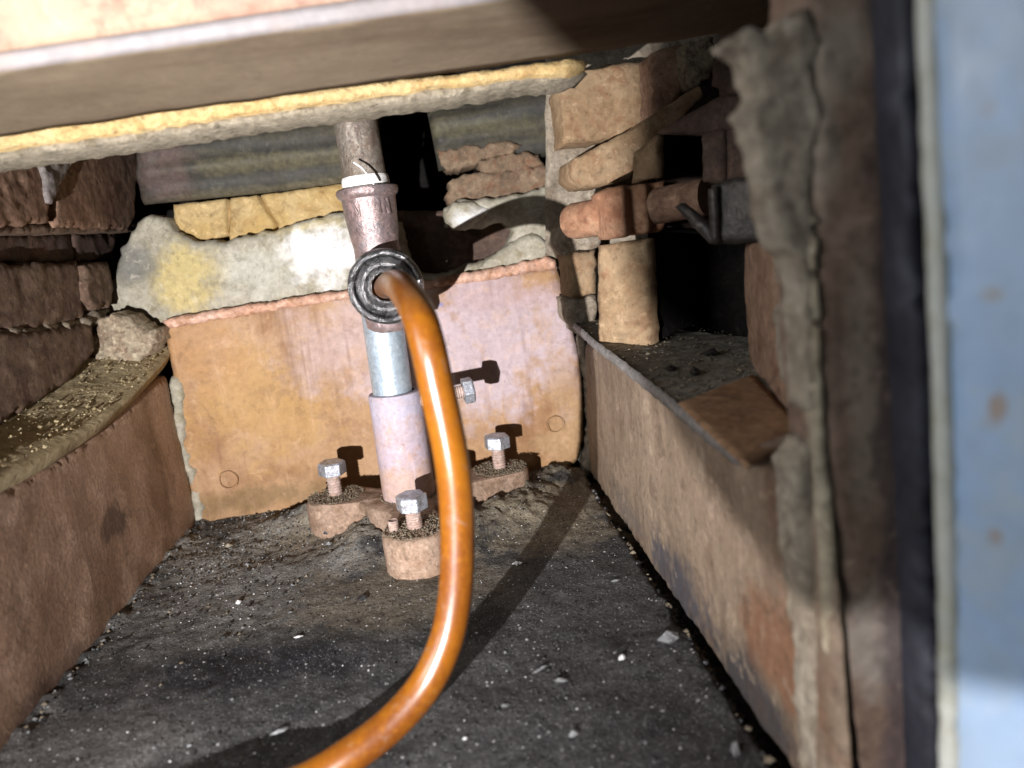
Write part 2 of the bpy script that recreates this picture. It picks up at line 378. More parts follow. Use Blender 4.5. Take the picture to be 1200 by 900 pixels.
M['ash'] = weathered('brown_ash', (.19, .155, .105), (.23, .19, .13), (.13, .10, .07), sc=60, fine=420, rough=.97, bump=.9, bdist=.0018, fvar=.4, specks=[(900, .05, (.4, .36, .28))])
M['board'] = weathered('yellow_insulation', (.50, .34, .14), (.56, .42, .20), (.42, .26, .10), sc=60, veins=.3, chips=.3, pits=.3, fine=260, grime=(.30, .19, .08), grime_amt=.5, rough=.97, bump=.9, bdist=.002, fvar=.15)
M['board_under'] = weathered('grey_underlay', (.22, .19, .135), (.29, .25, .18), (.17, .14, .09), sc=70, fine=220, rough=.97, bump=.9, bdist=.002)
M['lintel'] = weathered('brown_lintel', (.165, .127, .082), (.19, .147, .097), (.135, .097, .062), sc=9, veins=.12, chips=.12, pits=.15, streaks=0, fine=200, stretch=(.3, 1, 2), grime=(.12, .075, .05), grime_amt=.35, rough=.72, bump=.12, fvar=.1)
M['lip'] = weathered('grey_lip', (.21, .185, .175), (.18, .165, .16), (.24, .195, .175), sc=20, veins=0, chips=.1, pits=.1, fine=200, grime=(.22, .17, .14), grime_amt=.4, rough=.6, bump=.15, fvar=.1)
M['cream'] = weathered('peeling_cream', (.27, .175, .125), (.33, .24, .155), (.26, .135, .095), sc=26, veins=.15, chips=.3, pits=.1, fine=160, grime=(.22, .11, .07), grime_amt=.7, rough=.7, bump=.15, fvar=.1)
M['frame'] = weathered('rusty_frame', (.155, .10, .07), (.19, .13, .093), (.12, .075, .052), sc=26, streaks=0.6, fine=200, grime=(.045, .032, .03), grime_amt=.6, rough=.8, bump=.3, fvar=.18,
    stains_and_light=[(Wp((1025, 760), .191), (.012, .1, .02), (.30, .265, .22), .7), (Wp((1014, 440), .191), (.006, .1, .045), (.25, .20, .15), .8), (Wp((985, 60), .191), (.012, .1, .012), (.27, .225, .17), .9), (Wp((965, 160), .191), (.005, .1, .02), (.27, .225, .17), .8), (Wp((1050, 500), .191), (.006, .1, .2), (.075, .055, .055), .8), (Wp((1060, 100), .191), (.012, .1, .1), (.08, .055, .045), .7)])
M['strip'] = weathered('cream_strip', (.28, .23, .155), (.36, .31, .22), (.22, .17, .11), sc=30, streaks=0.5, fine=200, grime=(.16, .11, .07), grime_amt=.5, rough=.8, bump=.3)
M['gasket'] = weathered('dark_gasket', (.020, .020, .027), (.028, .028, .036), (.014, .014, .018), sc=20, veins=0, chips=.1, pits=.1, fine=150, rough=.6, bump=.2)
M['door'] = weathered('blue_grey_paint', (.31, .40, .51), (.27, .385, .55), (.34, .40, .45), sc=16, veins=0, chips=.1, pits=.1, fine=120, grime=(.27, .29, .28), grime_amt=.55, rough=.5, bump=.1, fvar=.05, spec=.5,
    stains_and_light=[(Wp((1165, 125+0), .14), (.002, .003, .003), (.30, .22, .16), .7), (Wp((1172, 480), .14), (.0016, .003, .004), (.30, .20, .12), .8), (Wp((1140, 415), .14), (.0018, .003, .002), (.32, .22, .13), .8), (Wp((1160, 500), .14), (.003, .003, .0025), (.32, .25, .18), .7), (Wp((1168, 630), .14), (.0018, .003, .003), (.32, .22, .13), .7), (Wp((1150, 680), .14), (.003, .003, .005), (.33, .27, .2), .6), (Wp((1165, 345), .14), (.0022, .003, .0018), (.32, .26, .19), .6)])
M['door_edge'] = weathered('cream_edge', (.42, .43, .38), (.46, .46, .41), (.36, .35, .26), sc=26, veins=.1, chips=.2, pits=.2, fine=150, grime=(.26, .22, .12), grime_amt=.5, rough=.55, bump=.1, fvar=.08)
M['galv'] = weathered('galvanised', (.42, .50, .56), (.50, .58, .63), (.36, .44, .50), sc=60, veins=.2, chips=.25, pits=.3, fine=300, grime=(.22, .27, .31), grime_amt=.4, rough=.42, bump=.25, metal=.55, fvar=.18)
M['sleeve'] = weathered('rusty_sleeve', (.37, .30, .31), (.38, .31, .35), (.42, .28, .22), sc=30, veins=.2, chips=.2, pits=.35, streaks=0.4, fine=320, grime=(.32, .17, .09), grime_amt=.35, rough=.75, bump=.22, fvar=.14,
    stains_and_light=[(Wp((480, 575), .46), (.05, .1, .018), (.40, .25, .15), .55, .7), (Wp((470, 480), .46), (.03, .1, .012), (.36, .36, .44), .6)])  # lilac tones and upper patch paint the torch's cast; lower patch is rust
M['pipe'] = weathered('old_steel_pipe', (.17, .135, .10), (.25, .22, .18), (.13, .10, .08), sc=60, streaks=0.4, fine=420, grime=(.17, .075, .04), grime_amt=.6, rough=.5, bump=.6, metal=.35, fvar=.3, stretch=(1, 1, .4))
M['iron'] = weathered('malleable_iron', (.26, .20, .19), (.34, .24, .22), (.19, .17, .17), sc=50, fine=360, grime=(.05, .04, .04), grime_amt=.5, rough=.38, bump=.5, metal=.5, fvar=.25, spec=.6)
M['iron_dark'] = weathered('oily_iron', (.15, .15, .15), (.30, .29, .285), (.07, .07, .07), sc=70, fine=320, grime=(.015, .015, .015), grime_amt=.95, rough=.24, bump=.8, metal=.85, fvar=.25, spec=.6)
M['bracket'] = weathered('black_steel', (.04, .034, .03), (.06, .05, .042), (.028, .024, .021), sc=50, fine=300, grime_amt=.4, rough=.5, bump=.4, metal=.3)
M['tape'] = weathered('white_tape', (.72, .70, .66), (.78, .77, .74), (.66, .62, .56), sc=80, veins=.2, chips=.1, pits=.1, fine=200, grime=(.38, .32, .27), grime_amt=.3, rough=.6, bump=.4, stretch=(1, 1, 3))
M['bolt'] = weathered('zinc_bolt', (.36, .38, .41), (.44, .46, .50), (.26, .25, .25), sc=90, fine=360, grime=(.15, .09, .06), grime_amt=.75, rough=.42, bump=.3, metal=.55)
M['bolt_rust'] = weathered('rusty_thread', (.38, .27, .22), (.44, .34, .29), (.30, .19, .14), sc=90, fine=300, rough=.75, bump=.4, metal=.1)
M['flange'] = weathered('rusty_cast_flange', (.25, .16, .105), (.30, .21, .15), (.19, .12, .075), sc=40, fine=420, grime=(.13, .10, .065), grime_amt=.85, rough=.88, bump=.5, fvar=.3)
M['chip_white'] = weathered('white_flake', (.68, .67, .64), (.76, .75, .73), (.58, .56, .52), sc=200, fine=500, grime_amt=.1, rough=.8, bump=.3)
M['chip_grey'] = weathered('grey_clinker', (.17, .17, .165), (.24, .245, .24), (.12, .12, .12), sc=200, fine=600, grime_amt=.3, rough=.55, bump=.6)
M['chip_black'] = weathered('black_coal', (.012, .012, .013), (.02, .02, .021), (.03, .03, .03), sc=200, fine=500, grime_amt=.1, rough=.35, bump=.5, spec=.6)
M['grey_flake'] = weathered('grey_peel', (.20, .175, .16), (.25, .22, .20), (.15, .125, .11), sc=50, fine=300, grime=(.14, .10, .09), grime_amt=.5, rough=.9, bump=.7)

def hose_mat():
    m = bpy.data.materials.new('orange_brown_rubber'); m.use_nodes = True; nt = m.node_tree; bs = nt.nodes['Principled BSDF']
    g = nt.nodes.new('ShaderNodeNewGeometry'); pos = g.outputs['Position']
    n1 = nz(nt, pos, 45, 7, .65, .6, (1, 1, .45)); n2 = nz(nt, pos, 420, 5, .65); n3 = nz(nt, pos, 110, 9, .75, .5)
    c = hexmix(nt, (.205, .068, .004), (.125, .035, .003), rng_(nt, n1, .4, .62)); c = hexmix(nt, c, (.26, .098, .008), rng_(nt, n2, .5, .75, 0, .6))
    dust = rng_(nt, n3, .56, .70, 0, .55); c = hexmix(nt, c, (.14, .10, .065), dust)
    scuff = rng_(nt, nz(nt, pos, 300, 6, .7, 1.5, (1, 1, .3)), .66, .70, 0, .6); c = hexmix(nt, c, (.05, .025, .01), scuff)
    nt.links.new(c, bs.inputs['Base Color']); nt.links.new(mth(nt, 'ADD', rng_(nt, n1, .3, .7, .24, .38), mth(nt, 'MULTIPLY', dust, .6)), bs.inputs['Roughness'])
    bs.inputs['Specular IOR Level'].default_value = .55; bs.inputs['Coat Weight'].default_value = .2; bs.inputs['Coat Roughness'].default_value = .25
    b = nt.nodes.new('ShaderNodeBump'); b.inputs['Strength'].default_value = .22; b.inputs['Distance'].default_value = .0008
    nt.links.new(mth(nt, 'ADD', n1, mth(nt, 'MULTIPLY', n3, .5)), b.inputs['Height']); nt.links.new(b.outputs[0], bs.inputs['Normal'])
    return m
M['hose'] = hose_mat()

# ------------------------------------------------------------------ chamber casing (what closes the dark behind the openings)
def casing():
    x0, x1, y0, y1, z0, z1 = -.34, .30, .16, .80, -.25, .20
    c = [(x0, y0, z0), (x1, y0, z0), (x1, y1, z0), (x0, y1, z0), (x0, y0, z1), (x1, y0, z1), (x1, y1, z1), (x0, y1, z1)]
    F = [(0, 1, 2, 3), (4, 7, 6, 5), (3, 2, 6, 7), (0, 3, 7, 4), (1, 5, 6, 2)]
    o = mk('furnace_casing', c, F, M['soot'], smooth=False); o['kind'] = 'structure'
casing()

# ------------------------------------------------------------------ floor
MOUNDS = [(.03, .485, .035, .028, .013), (-.005, .462, .03, .022, .010), (-.10, .525, .05, .022, .014), (-.064, .485, .022, .03, .017), (-.068, .452, .022, .02, .007), (.07, .545, .03, .024, .012), (.045, .515, .03, .02, .009)]
def floor_z(x, y):
    z = -.19 + .0014*fbm((x, y, 0), 28, 4) + .0006*fbm((x, y, 3), 150, 3)
    for (a, b, rx, ry, h) in MOUNDS:
        e = ((x-a)/rx)**2 + ((y-b)/ry)**2
        if e < 4: z += h*math.exp(-e*1.4)*(1+.35*fbm((x, y, 9), 120, 3))
    # trench along the right plate, slumped crumbs along the left one
    t = x - (.0945 + .0022*fbm((0, y, 5), 45, 4))
    if t > 0: z -= min(1, t/.003)*.013*(0.7+.5*abs(fbm((x, y, 2), 80, 3)))
    lw = x + .199
    if lw < 0.004: z += .003*max(0, 1 - max(0, lw)/.004)*(.6+fbm((x, y, 4), 70, 3))
    # rough gravel at the back left
    gl = max(0, 1 - math.hypot((x+.15)/.11, (y-.50)/.12))
    z += gl*.0022*abs(fbm((x, y, 7), 240, 3))
    return z
def build_floor():
    xs = np.arange(-.235, .126, .0019); ys = np.arange(.17, .60, .0021)
    V = [(x, y, floor_z(x, y)) for y in ys for x in xs]; n = len(xs); F = []
    for j in range(len(ys)-1):
        for i in range(n-1): F.append((j*n+i, j*n+i+1, (j+1)*n+i+1, (j+1)*n+i))
    o = mk('ash_floor', V, F, M['floor']); o['kind'] = 'structure'
build_floor()

def pebble(c, r, sq=(1, 1, .6), rz=None, seed=0):
    """irregular chip: jittered octahedron with extra edge points"""
    R = random.Random(seed); base = [(1, 0, 0), (.6, .75, .1), (-.3, 1, 0), (-1, .2, .05), (-.6, -.8, 0), (.45, -.9, .1)]
    rz = R.uniform(0, 6.28) if rz is None else rz
    V = []
    for k, (a, b, d) in enumerate(base):
        s = R.uniform(.65, 1.15); V.append([a*s, b*s, d+R.uniform(-.15, .15)])
    V += [[R.uniform(-.3, .3), R.uniform(-.3, .3), R.uniform(.7, 1.1)], [R.uniform(-.2, .2), R.uniform(-.2, .2), -.8]]
    ca, sa = math.cos(rz), math.sin(rz); out = []
    for v in V:
        x, y, z = v[0]*r*sq[0], v[1]*r*sq[1], v[2]*r*sq[2]
        out.append((c[0]+x*ca-y*sa, c[1]+x*sa+y*ca, c[2]+z))
    F = []
    for k in range(6): F.append((k, (k+1) % 6, 6)); F.append(((k+1) % 6, k, 7))
    return out, F
def grit():
    V = []; F = []; mi = []
    def put(x, y, z, r, m, sq, sd):
        v, f = pebble((x, y, z), r, sq, None, sd); o = len(V); V.extend(v); F.extend([tuple(o+i for i in q) for q in f]); mi.extend([m]*len(f))
    R = random.Random(3)
    for k in range(6500):
        u = R.random()
        if u < .45: x, y = R.gauss(-.15, .035), R.gauss(.50, .06)
        elif u < .6: x, y = R.uniform(-.10, .09), R.uniform(.44, .56)
        else: x, y = R.uniform(-.2, .094), R.uniform(.2, .56)
        if not (-.204 < x < .099 and .19 < y < .561): continue
        r = .0003 + .0009*R.random()**4
        if u < .45: r *= 1.4
        m = R.choices([0, 1, 2, 3], [.30, .2, .38, .12])[0] if u < .6 else R.choices([0, 1, 2, 3], [.42, .10, .48, 0])[0]
        if m == 0: r *= .5
        put(x, y, floor_z(x, y)+r*.2, r, m, (1, R.uniform(.5, 1), R.uniform(.4, .8)), k)
    for k in range(420):     # crumbs in the gap by the right plate
        y = R.uniform(.2, .55); x = R.uniform(.094, .101); r = .0007+.0020*R.random()**2
        put(x, y, floor_z(x, y)+r*.3, r, R.choice([2, 3, 3, 1, 2]), (1, .8, .8), 9000+k)
    for k in range(240):     # pale crumbs where the plates meet the floor
        if k % 2: x, y = R.gauss(-.12, .06), .558+R.gauss(0, .003)
        else: y = R.uniform(.3, .56); x = -.2015+abs(R.gauss(0, .0022))
        if x < -.204 or x > .09: continue
        r = .0005+.0013*R.random()**2
        put(x, y, floor_z(x, y)+r*.3, r, R.choice([1, 1, 2, 3]), (1, .8, .8), 12000+k)
    o = mk('ash_grit', V, F, [M['chip_white'], M['chip_grey'], M['chip_black'], M['ash']], smooth=False, mi=mi)
    tag(o, 'loose ash grit and white specks strewn over the black floor', 'grit', kind='stuff')
grit()

def chip(name, p, r, mat, label, cat, sq=(1, .7, .4), rz=0.5, seed=1, group=None, star=0):
    q = atz(p, -.189); z = floor_z(q[0], q[1]); c = (q[0], q[1], z + r*sq[2]*.55)
    if star:
        V = []; F = []; R = random.Random(seed)
        n = star*2
        for k in range(n):
            rr = r*(R.uniform(.9, 1.25) if k % 2 == 0 else R.uniform(.35, .5)); a = 6.283*k/n+rz
            V.append((c[0]+rr*math.cos(a), c[1]+rr*math.sin(a)*.9, c[2]+R.uniform(-.1, .7)*r))
        V.append((c[0], c[1], c[2]+r*.5)); V.append((c[0], c[1], c[2]-r*.3))
        for k in range(n): F.append((k, (k+1) % n, n)); F.append(((k+1) % n, k, n+1))
    else: V, F = pebble(c, r, sq, rz, seed)
    o = mk(name, V, F, mat, smooth=False); return tag(o, label, cat, group)
W, G_, K = M['chip_white'], M['chip_grey'], M['chip_black']
chip('paint_flake', (607, 661), .0032, W, 'white star-shaped flake on the dark floor right of the flange', 'flake', star=5, seed=4)
chip('stone_chip', (279, 706), .0021, W, 'small round white chip on grey grit left of the flange', 'chip', (1, .8, .8), .4, 5)
chip('stone_chip', (349, 746), .0023, W, 'thin flat white chip lying left of the hose on black soot', 'chip', (1.2, .45, .3), .1, 6)
chip('stone_chip', (268, 641), .0038, M['mortar'], 'larger pale mortar chip near the back left corner', 'chip', (1, .8, .6), .2, 7)
chip('clinker_lump', (786, 752), .0058, G_, 'grey glassy clinker lump beside the right plate gap', 'clinker', (1, .8, .75), .3, 8)
chip('stone_chip', (729, 771), .0026, W, 'white angular chip on soot left of the clinker lump', 'chip', (1, .9, .5), .9, 9)
chip('slag_splinter', (633, 783), .0042, G_, 'grey sliver of slag pointing up right on black floor', 'splinter', (1.2, .28, .25), .55, 10)
chip('slag_splinter', (657, 797), .0036, G_, 'broad grey slag flake right of the hose bend', 'splinter', (1, .5, .35), -.3, 11)
chip('slag_splinter', (592, 826), .0024, G_, 'small pale grey chip close below the hose bend', 'splinter', (1, .6, .4), .2, 12)
chip('slag_splinter', (672, 860), .0030, G_, 'grey chip with dark hollow low in the middle of the floor', 'splinter', (1, .6, .5), .4, 13)
chip('slag_splinter', (329, 856), .0036, G_, 'long grey flake near the lower end of the hose', 'splinter', (1.3, .4, .35), .45, 14)
chip('stone_chip', (545, 864), .0011, W, 'tiny round white chip under the hose bend', 'chip', (1, .9, .8), .45, 15)
chip('coal_flake', (388, 628), .0062, K, 'black shiny coal flake leaning before the left flange ear', 'coal', (1.2, .6, .9), .7, 16)
chip('stone_chip', (386, 641), .0026, G_, 'grey pebble in front of the black coal flake', 'chip', (1, .7, .7), .2, 17)
chip('coal_flake', (425, 700), .0036, K, 'dull black coal crumb on brown ash before the flange', 'coal', (1.2, .7, .5), .2, 18)
chip('coal_flake', (262, 746), .0026, K, 'small black coal crumb on the left floor by the plate', 'coal', (1.1, .7, .5), .2, 19)
chip('slag_splinter', (722, 680), .0024, G_, 'grey flat chip on the floor near the right gap', 'splinter', (1.2, .6, .4), .2, 20)
chip('mortar_crumb', (862, 880), .0042, G_, 'grey mortar crumb low in the right floor gap', 'crumb', (1, .5, .8), 1.2, 21)

# ------------------------------------------------------------------ back wall
bw = root('back_wall', 'pale fireclay and firebrick back wall above the rusty plate', 'wall', (-.05, .575, -.04))
# fireclay course; dark hollow below the steel stands in for the fitting's cast shadow
PB = PY(.575)
mortar_outline = [(118, 400), (120, 345), (132, 318), (140, 288), (160, 262), (176, 252), (192, 256), (203, 272), (232, 282), (262, 283), (292, 275), (330, 268), (365, 258), (392, 248),
                  (430, 252), (470, 260), (478, 290), (486, 312), (500, 322), (522, 322), (548, 310), (575, 303), (594, 288), (603, 268), (590, 260), (566, 266), (540, 272), (523, 264), (520, 244),
                  (540, 232), (575, 232), (620, 226), (646, 214), (650, 190), (648, 172), (664, 164), (690, 168), (720, 180), (745, 215), (745, 300), (690, 380), (600, 370), (400, 372), (180, 408)]
slab('fireclay_bed', mortar_outline, PB, .030, M['mortar'], bw, res=.0024, amp=.0022, nsc=30, rnd=.005, jit=.0016, jsc=110)
slab('shadow_hollow_back', [(425, 247), (640, 247), (640, 345), (425, 345)], PY(.602), .01, M['brick_dark'], bw, res=.004, amp=.004, nsc=60)
# raised clots of fireclay
slab('clot', [(366, 262), (386, 256), (398, 268), (402, 300), (398, 332), (380, 330), (362, 300)], PY(.5752), .01, M['mortar'], bw, res=.002, amp=.002, rnd=.004, jit=.001)
slab('clot', [(520, 250), (532, 236), (556, 236), (578, 244), (566, 258), (546, 270), (528, 270)], PY(.571), .012, M['mortar'], bw, res=.002, amp=.002, rnd=.005, jit=.001)
slab('clot', [(556, 318), (574, 302), (598, 284), (624, 272), (648, 286), (655, 304), (620, 312), (590, 318)], PY(.570), .012, M['mortar'], bw, res=.002, amp=.0025, rnd=.005, jit=.001)
slab('clot', [(168, 268), (178, 252), (190, 256), (198, 272), (188, 290), (174, 288)], PY(.5740), .012, M['mortar'], bw, res=.002, amp=.002, rnd=.005, jit=.001)
slab('clot', [(648, 176), (664, 166), (684, 172), (680, 196), (672, 228), (656, 246), (640, 236), (650, 210)], PY(.568), .012, M['mortar'], bw, res=.002, amp=.002, rnd=.005, jit=.001)
# firebricks
slab('brick', [(203, 240), (264, 233), (266, 275), (240, 284), (205, 280)], PY(.592), .05, M['brick_yellow'], bw, amp=0.00048, rnd=0.00090, jit=.0004)
slab('brick', [(270, 232), (300, 229), (322, 262), (316, 290), (268, 290)], PY(.594), .05, M['brick_yellow'], bw, amp=0.00048, rnd=0.00090, jit=.0006)
slab('brick', [(305, 229), (395, 216), (440, 212), (440, 270), (330, 290), (325, 262)], PY(.592), .05, M['brick_yellow'], bw, amp=0.00060, rnd=0.00090, jit=.0006)
slab('brick', [(524, 214), (548, 204), (600, 199), (646, 194), (652, 212), (640, 228), (580, 238), (530, 242), (521, 230)], PY(.588), .05, M['brick_chunk'], bw, res=.0022, amp=0.00180, nsc=70, rnd=0.00170, jit=.0018)
slab('brick', [(560, 186), (598, 180), (632, 180), (640, 192), (604, 203), (566, 204)], PY(.5885), .04, M['brick_chunk'], bw, res=.002, amp=0.00150, nsc=90, rnd=0.00170, jit=.0018)
slab('brick', [(512, 176), (560, 170), (596, 164), (612, 170), (600, 182), (562, 190), (530, 202), (516, 194)], PY(.5895), .04, M['brick_chunk'], bw, res=.002, amp=0.00150, nsc=90, rnd=0.00170, jit=.0018)

# grey steel baffles with a rounded belly, broken by the black gap
def baffle(name, corners, label, Y0, group, bulge=.014):
    a, b, c, d = corners      # px: top left, top right, bottom right, bottom left
    cs = [aty(d, Y0), aty(c, Y0), aty(b, Y0), aty(a, Y0)]
    def hf(p, u, v):
        e = min(u, 1-u)
        return bulge*math.sin(math.pi*min(1, max(0, v*1.05)))**.8 + .0012*math.sin(v*21) - .006*max(0, 1-e/.06)**2
    o = sheet(name, cs, 70, 24, .006, M['baffle'], None, .0008, 40, hf)
    return tag(o, label, 'baffle', group)
baffle('steel_baffle', ((163, 150), (445, 110), (446, 213), (166, 240)), 'longer dark rounded steel baffle left of the upright pipe', .603, 'dark steel baffles under the board')
baffle('steel_baffle', ((498, 118), (664, 84), (664, 180), (514, 200)), 'shorter dark rounded steel baffle right of the black gap', .600, 'dark steel baffles under the board', .012)

# rusty plate
bp = root('back_plate', 'broad orange rusty steel plate standing at the back of the chamber', 'plate', (-.05, .563, -.19))
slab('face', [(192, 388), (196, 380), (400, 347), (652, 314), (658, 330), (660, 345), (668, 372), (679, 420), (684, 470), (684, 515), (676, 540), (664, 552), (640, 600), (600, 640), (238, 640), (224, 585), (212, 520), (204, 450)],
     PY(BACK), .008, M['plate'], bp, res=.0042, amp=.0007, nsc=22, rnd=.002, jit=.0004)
slab('top_lip', [(192, 386), (190, 377), (205, 371), (300, 356), (400, 341), (500, 329), (560, 318), (640, 302), (652, 304), (654, 315), (560, 330), (400, 352), (300, 368), (210, 383)],
     PY(BACK-.002), .014, M['plate_lip'], bp, res=.0022, amp=.0011, nsc=120, rnd=.0022, jit=.0009)
for (px, py, r) in ((268, 562, .0072), (651, 497, .0068)):
    c = aty((px, py), BACK-.0002)
    lathe('plug', [(.0001, -.0004), (r*.82, -.0004), (r*.84, .0002), (r*.88, .0018), (r, .0019), (r*1.05, .0003), (r*1.05, -.003)], M['plate'], bp, c, (0, -1, 0), 28, cap=False, dent=.0004, dsc=300)

# ------------------------------------------------------------------ left side
lp = root('left_plate', 'dark red-brown rusty steel plate forming the lower left wall', 'plate', (-.205, .40, -.19))
slab('face', [(-160, 640), (0, 578), (60, 545), (120, 505), (185, 446), (196, 440), (210, 500), (222, 560), (231, 600), (228, 622), (150, 720), (0, 905), (-160, 1080)],
     PX(-.205, 1), .012, M['left_plate'], lp, res=.0035, amp=.0007, nsc=24, rnd=.002, jit=0)
o = slab('corner_mortar', [(196, 452), (206, 440), (214, 452), (220, 520), (232, 575), (240, 606), (234, 628), (222, 610), (214, 560), (205, 520)], PY(.5615), .02, M['mortar'], None, res=.002, amp=.0035, nsc=70, rnd=.005, jit=.0018)
tag(o, 'crumbling pale mortar filling the back left corner joint', 'mortar')

def shelf_left():
    r0 = root('left_ledge', 'crumbling mortar-covered ledge running along the left wall', 'ledge', (-.215, .44, -.08))
    path = [aty(p, 0.0001) if False else atx(p, -.199) for p in [(204, 408), (196, 421), (160, 459), (128, 487), (100, 507), (52, 536), (0, 562), (-60, 590), (-150, 640)]]
    P = [Vector(p) for p in path]
    C = []
    Q = [P[0]*2-P[1]] + P + [P[-1]*2-P[-2]]
    for i in range(1, len(Q)-2):
        for k in range(14):
            t = k/14; a, b, c, d = Q[i-1:i+3]
            C.append(0.5*((2*b)+(c-a)*t+(2*a-5*b+4*c-d)*t*t+(3*b-a-3*c+d)*t**3))
    D_ = [C[0]]
    for p in C[1:]:
        while (p-D_[-1]).length > .0016: D_.append(D_[-1]+(p-D_[-1]).normalized()*.0016)
    C = D_
    V = []; F = []
    n = 30
    for p in C:
        lip = .0006*fbm((p.x, p.y, p.z), 22, 2); crack = 0
        for k in range(n+1):
            if k < 6: x = p.x + lip + crack - .004*(1-math.sin(k/6*math.pi/2)) - .001; z = p.z - .0075 + .0075*(k/6)
            else:
                t = (k-6)/(n-6); x = p.x + lip + crack - .001 - .062*t; z = p.z + .0035*math.sin(min(1, t*5)*math.pi/2) + .013*t
            q = (x, p.y, z); h = .0008*fbm(q, 40, 3) + .0006*abs(fbm(q, 420, 3))
            V.append((x + (h*.08 if k < 6 else 0), p.y, z + h*(0 if k < 4 else min(1, .15+(k-4)*.12))))
    for i in range(len(C)-1):
        for k in range(n): F.append((i*(n+1)+k, i*(n+1)+k+1, (i+1)*(n+1)+k+1, (i+1)*(n+1)+k))
    # underside
    m0 = len(V)
    for p in C: V.append((p.x-.066, p.y, p.z-.012))
    for i in range(len(C)-1): F.append((i*(n+1), (i+1)*(n+1), m0+i+1, m0+i))
    mk('ledge_top', V, F, M['mortar_yellow'], r0)
    R = random.Random(11); V = []; F = []
    for k in range(900):
        p = C[R.randrange(len(C)-1)]; t = R.random()**1.5; x = p.x-.002-.05*t; r = .0003+.0012*R.random()**4
        v, f = pebble((x, p.y+R.uniform(-.004, .004), p.z+.004+.013*t), r, (1, .8, .7), None, 500+k); o_ = len(V); V += v; F += [tuple(o_+i for i in q) for q in f]
    o = mk('ledge_crumbs', V, F, M['mortar_yellow'], r0, smooth=False); o['kind'] = 'stuff'
shelf_left()

lw = root('left_brick_wall', 'sooty brown brick wall above the left ledge, lower courses coloured darker for shade', 'wall', (-.24, .50, -.07))
PL = PX(-.236, 1); PL2 = PX(-.232, 1)
slab('brick', [(-120, 176), (56, 186), (60, 262), (-120, 268)], PX(-.226, 1), .05, M['brick_brown'], lw, res=.0024, amp=0.00084, nsc=130, rnd=0.00170, jit=.0012)
slab('brick', [(63, 186), (158, 160), (165, 176), (162, 210), (160, 258), (150, 269), (66, 266)], PX(-.227, 1), .05, M['brick_brown'], lw, res=.0028, amp=0.00054, nsc=50, rnd=0.00170, jit=.001)
slab('peeling_render', [(46, 184), (88, 176), (86, 190), (74, 214), (64, 238), (58, 236), (54, 212)], PX(-.2235, 1), .005, M['grey_flake'], lw, res=.0018, amp=.0012, nsc=150, rnd=.001, jit=.001)
slab('bed_joint', [(-120, 263), (150, 264), (158, 271), (-120, 275)], PX(-.229, 1), .02, M['brick_dim'], lw, res=.003, amp=.0006, rnd=.001)
slab('brick', [(-120, 278), (84, 274), (92, 298), (86, 306), (-120, 306)], PX(-.245, 1), .05, M['brick_dark'], lw, amp=0.00180, nsc=70, rnd=0.00170, jit=.001)
slab('brick', [(88, 274), (138, 274), (136, 302), (92, 306)], PX(-.243, 1), .05, M['brick_dark'], lw, amp=0.00120, nsc=70, rnd=0.00170, jit=.001)
slab('brick', [(-120, 312), (92, 308), (104, 330), (98, 374), (40, 384), (-120, 388)], PL, .05, M['brick_dim'], lw, amp=0.00084, nsc=60, rnd=0.00170, jit=.0016)
slab('brick', [(100, 312), (128, 306), (134, 330), (132, 358), (112, 362), (104, 350)], PX(-.231, 1), .04, M['brick_dim'], lw, amp=0.00090, nsc=70, rnd=0.00170, jit=.0016)
slab('brick', [(-120, 398), (60, 386), (108, 378), (114, 410), (90, 440), (0, 500), (-120, 560)], PX(-.234, 1), .05, M['brick_dim'], lw, amp=0.00072, nsc=50, rnd=0.00170, jit=.001)
slab('joint_mortar', [(-120, 384), (40, 382), (100, 372), (110, 364), (134, 362), (120, 380), (60, 392), (-120, 402)], PX(-.2365, 1), .03, M['mortar_dull'], lw, res=.0022, amp=.004, nsc=100, rnd=.002, jit=.001)
slab('backing_mortar', [(-160, 160), (170, 150), (176, 260), (140, 300), (150, 420), (-160, 660)], PX(-.25, 1), .01, M['brick_dark'], lw, res=.006, amp=.002)
o = slab('mortar_lump', [(104, 400), (112, 378), (130, 366), (152, 372), (160, 382), (178, 388), (184, 402), (164, 418), (150, 440), (112, 438)], PY(.535), .03, M['mortar_lump'], None, res=.0016, amp=.0026, nsc=150, rnd=.0025, jit=.0022)
tag(o, 'rough brown mortar lump at the back end of the left ledge', 'mortar')

# ------------------------------------------------------------------ right side
rp = root('right_plate', 'beige scorched steel plate forming the lower right wall', 'plate', (.1015, .37, -.19))
slab('face', [(684, 400), (700, 408), (760, 440), (870, 520), (945, 540), (972, 690), (992, 960), (930, 910), (820, 745), (745, 635), (692, 556), (686, 480)],
     PX(.1015, -1), .0028, M['right_plate'], rp, res=.0035, amp=.0012, nsc=26, rnd=.002, jit=.0004)
o = slab('corner_mortar', [(676, 396), (686, 392), (692, 420), (696, 480), (700, 535), (704, 556), (686, 560), (682, 545), (690, 500), (686, 450)], PY(.5595), .02, M['mortar_dull'], None, res=.002, amp=.003, nsc=70, rnd=.004, jit=.0014)
tag(o, 'brown mortar fillet in the back right corner joint', 'mortar')

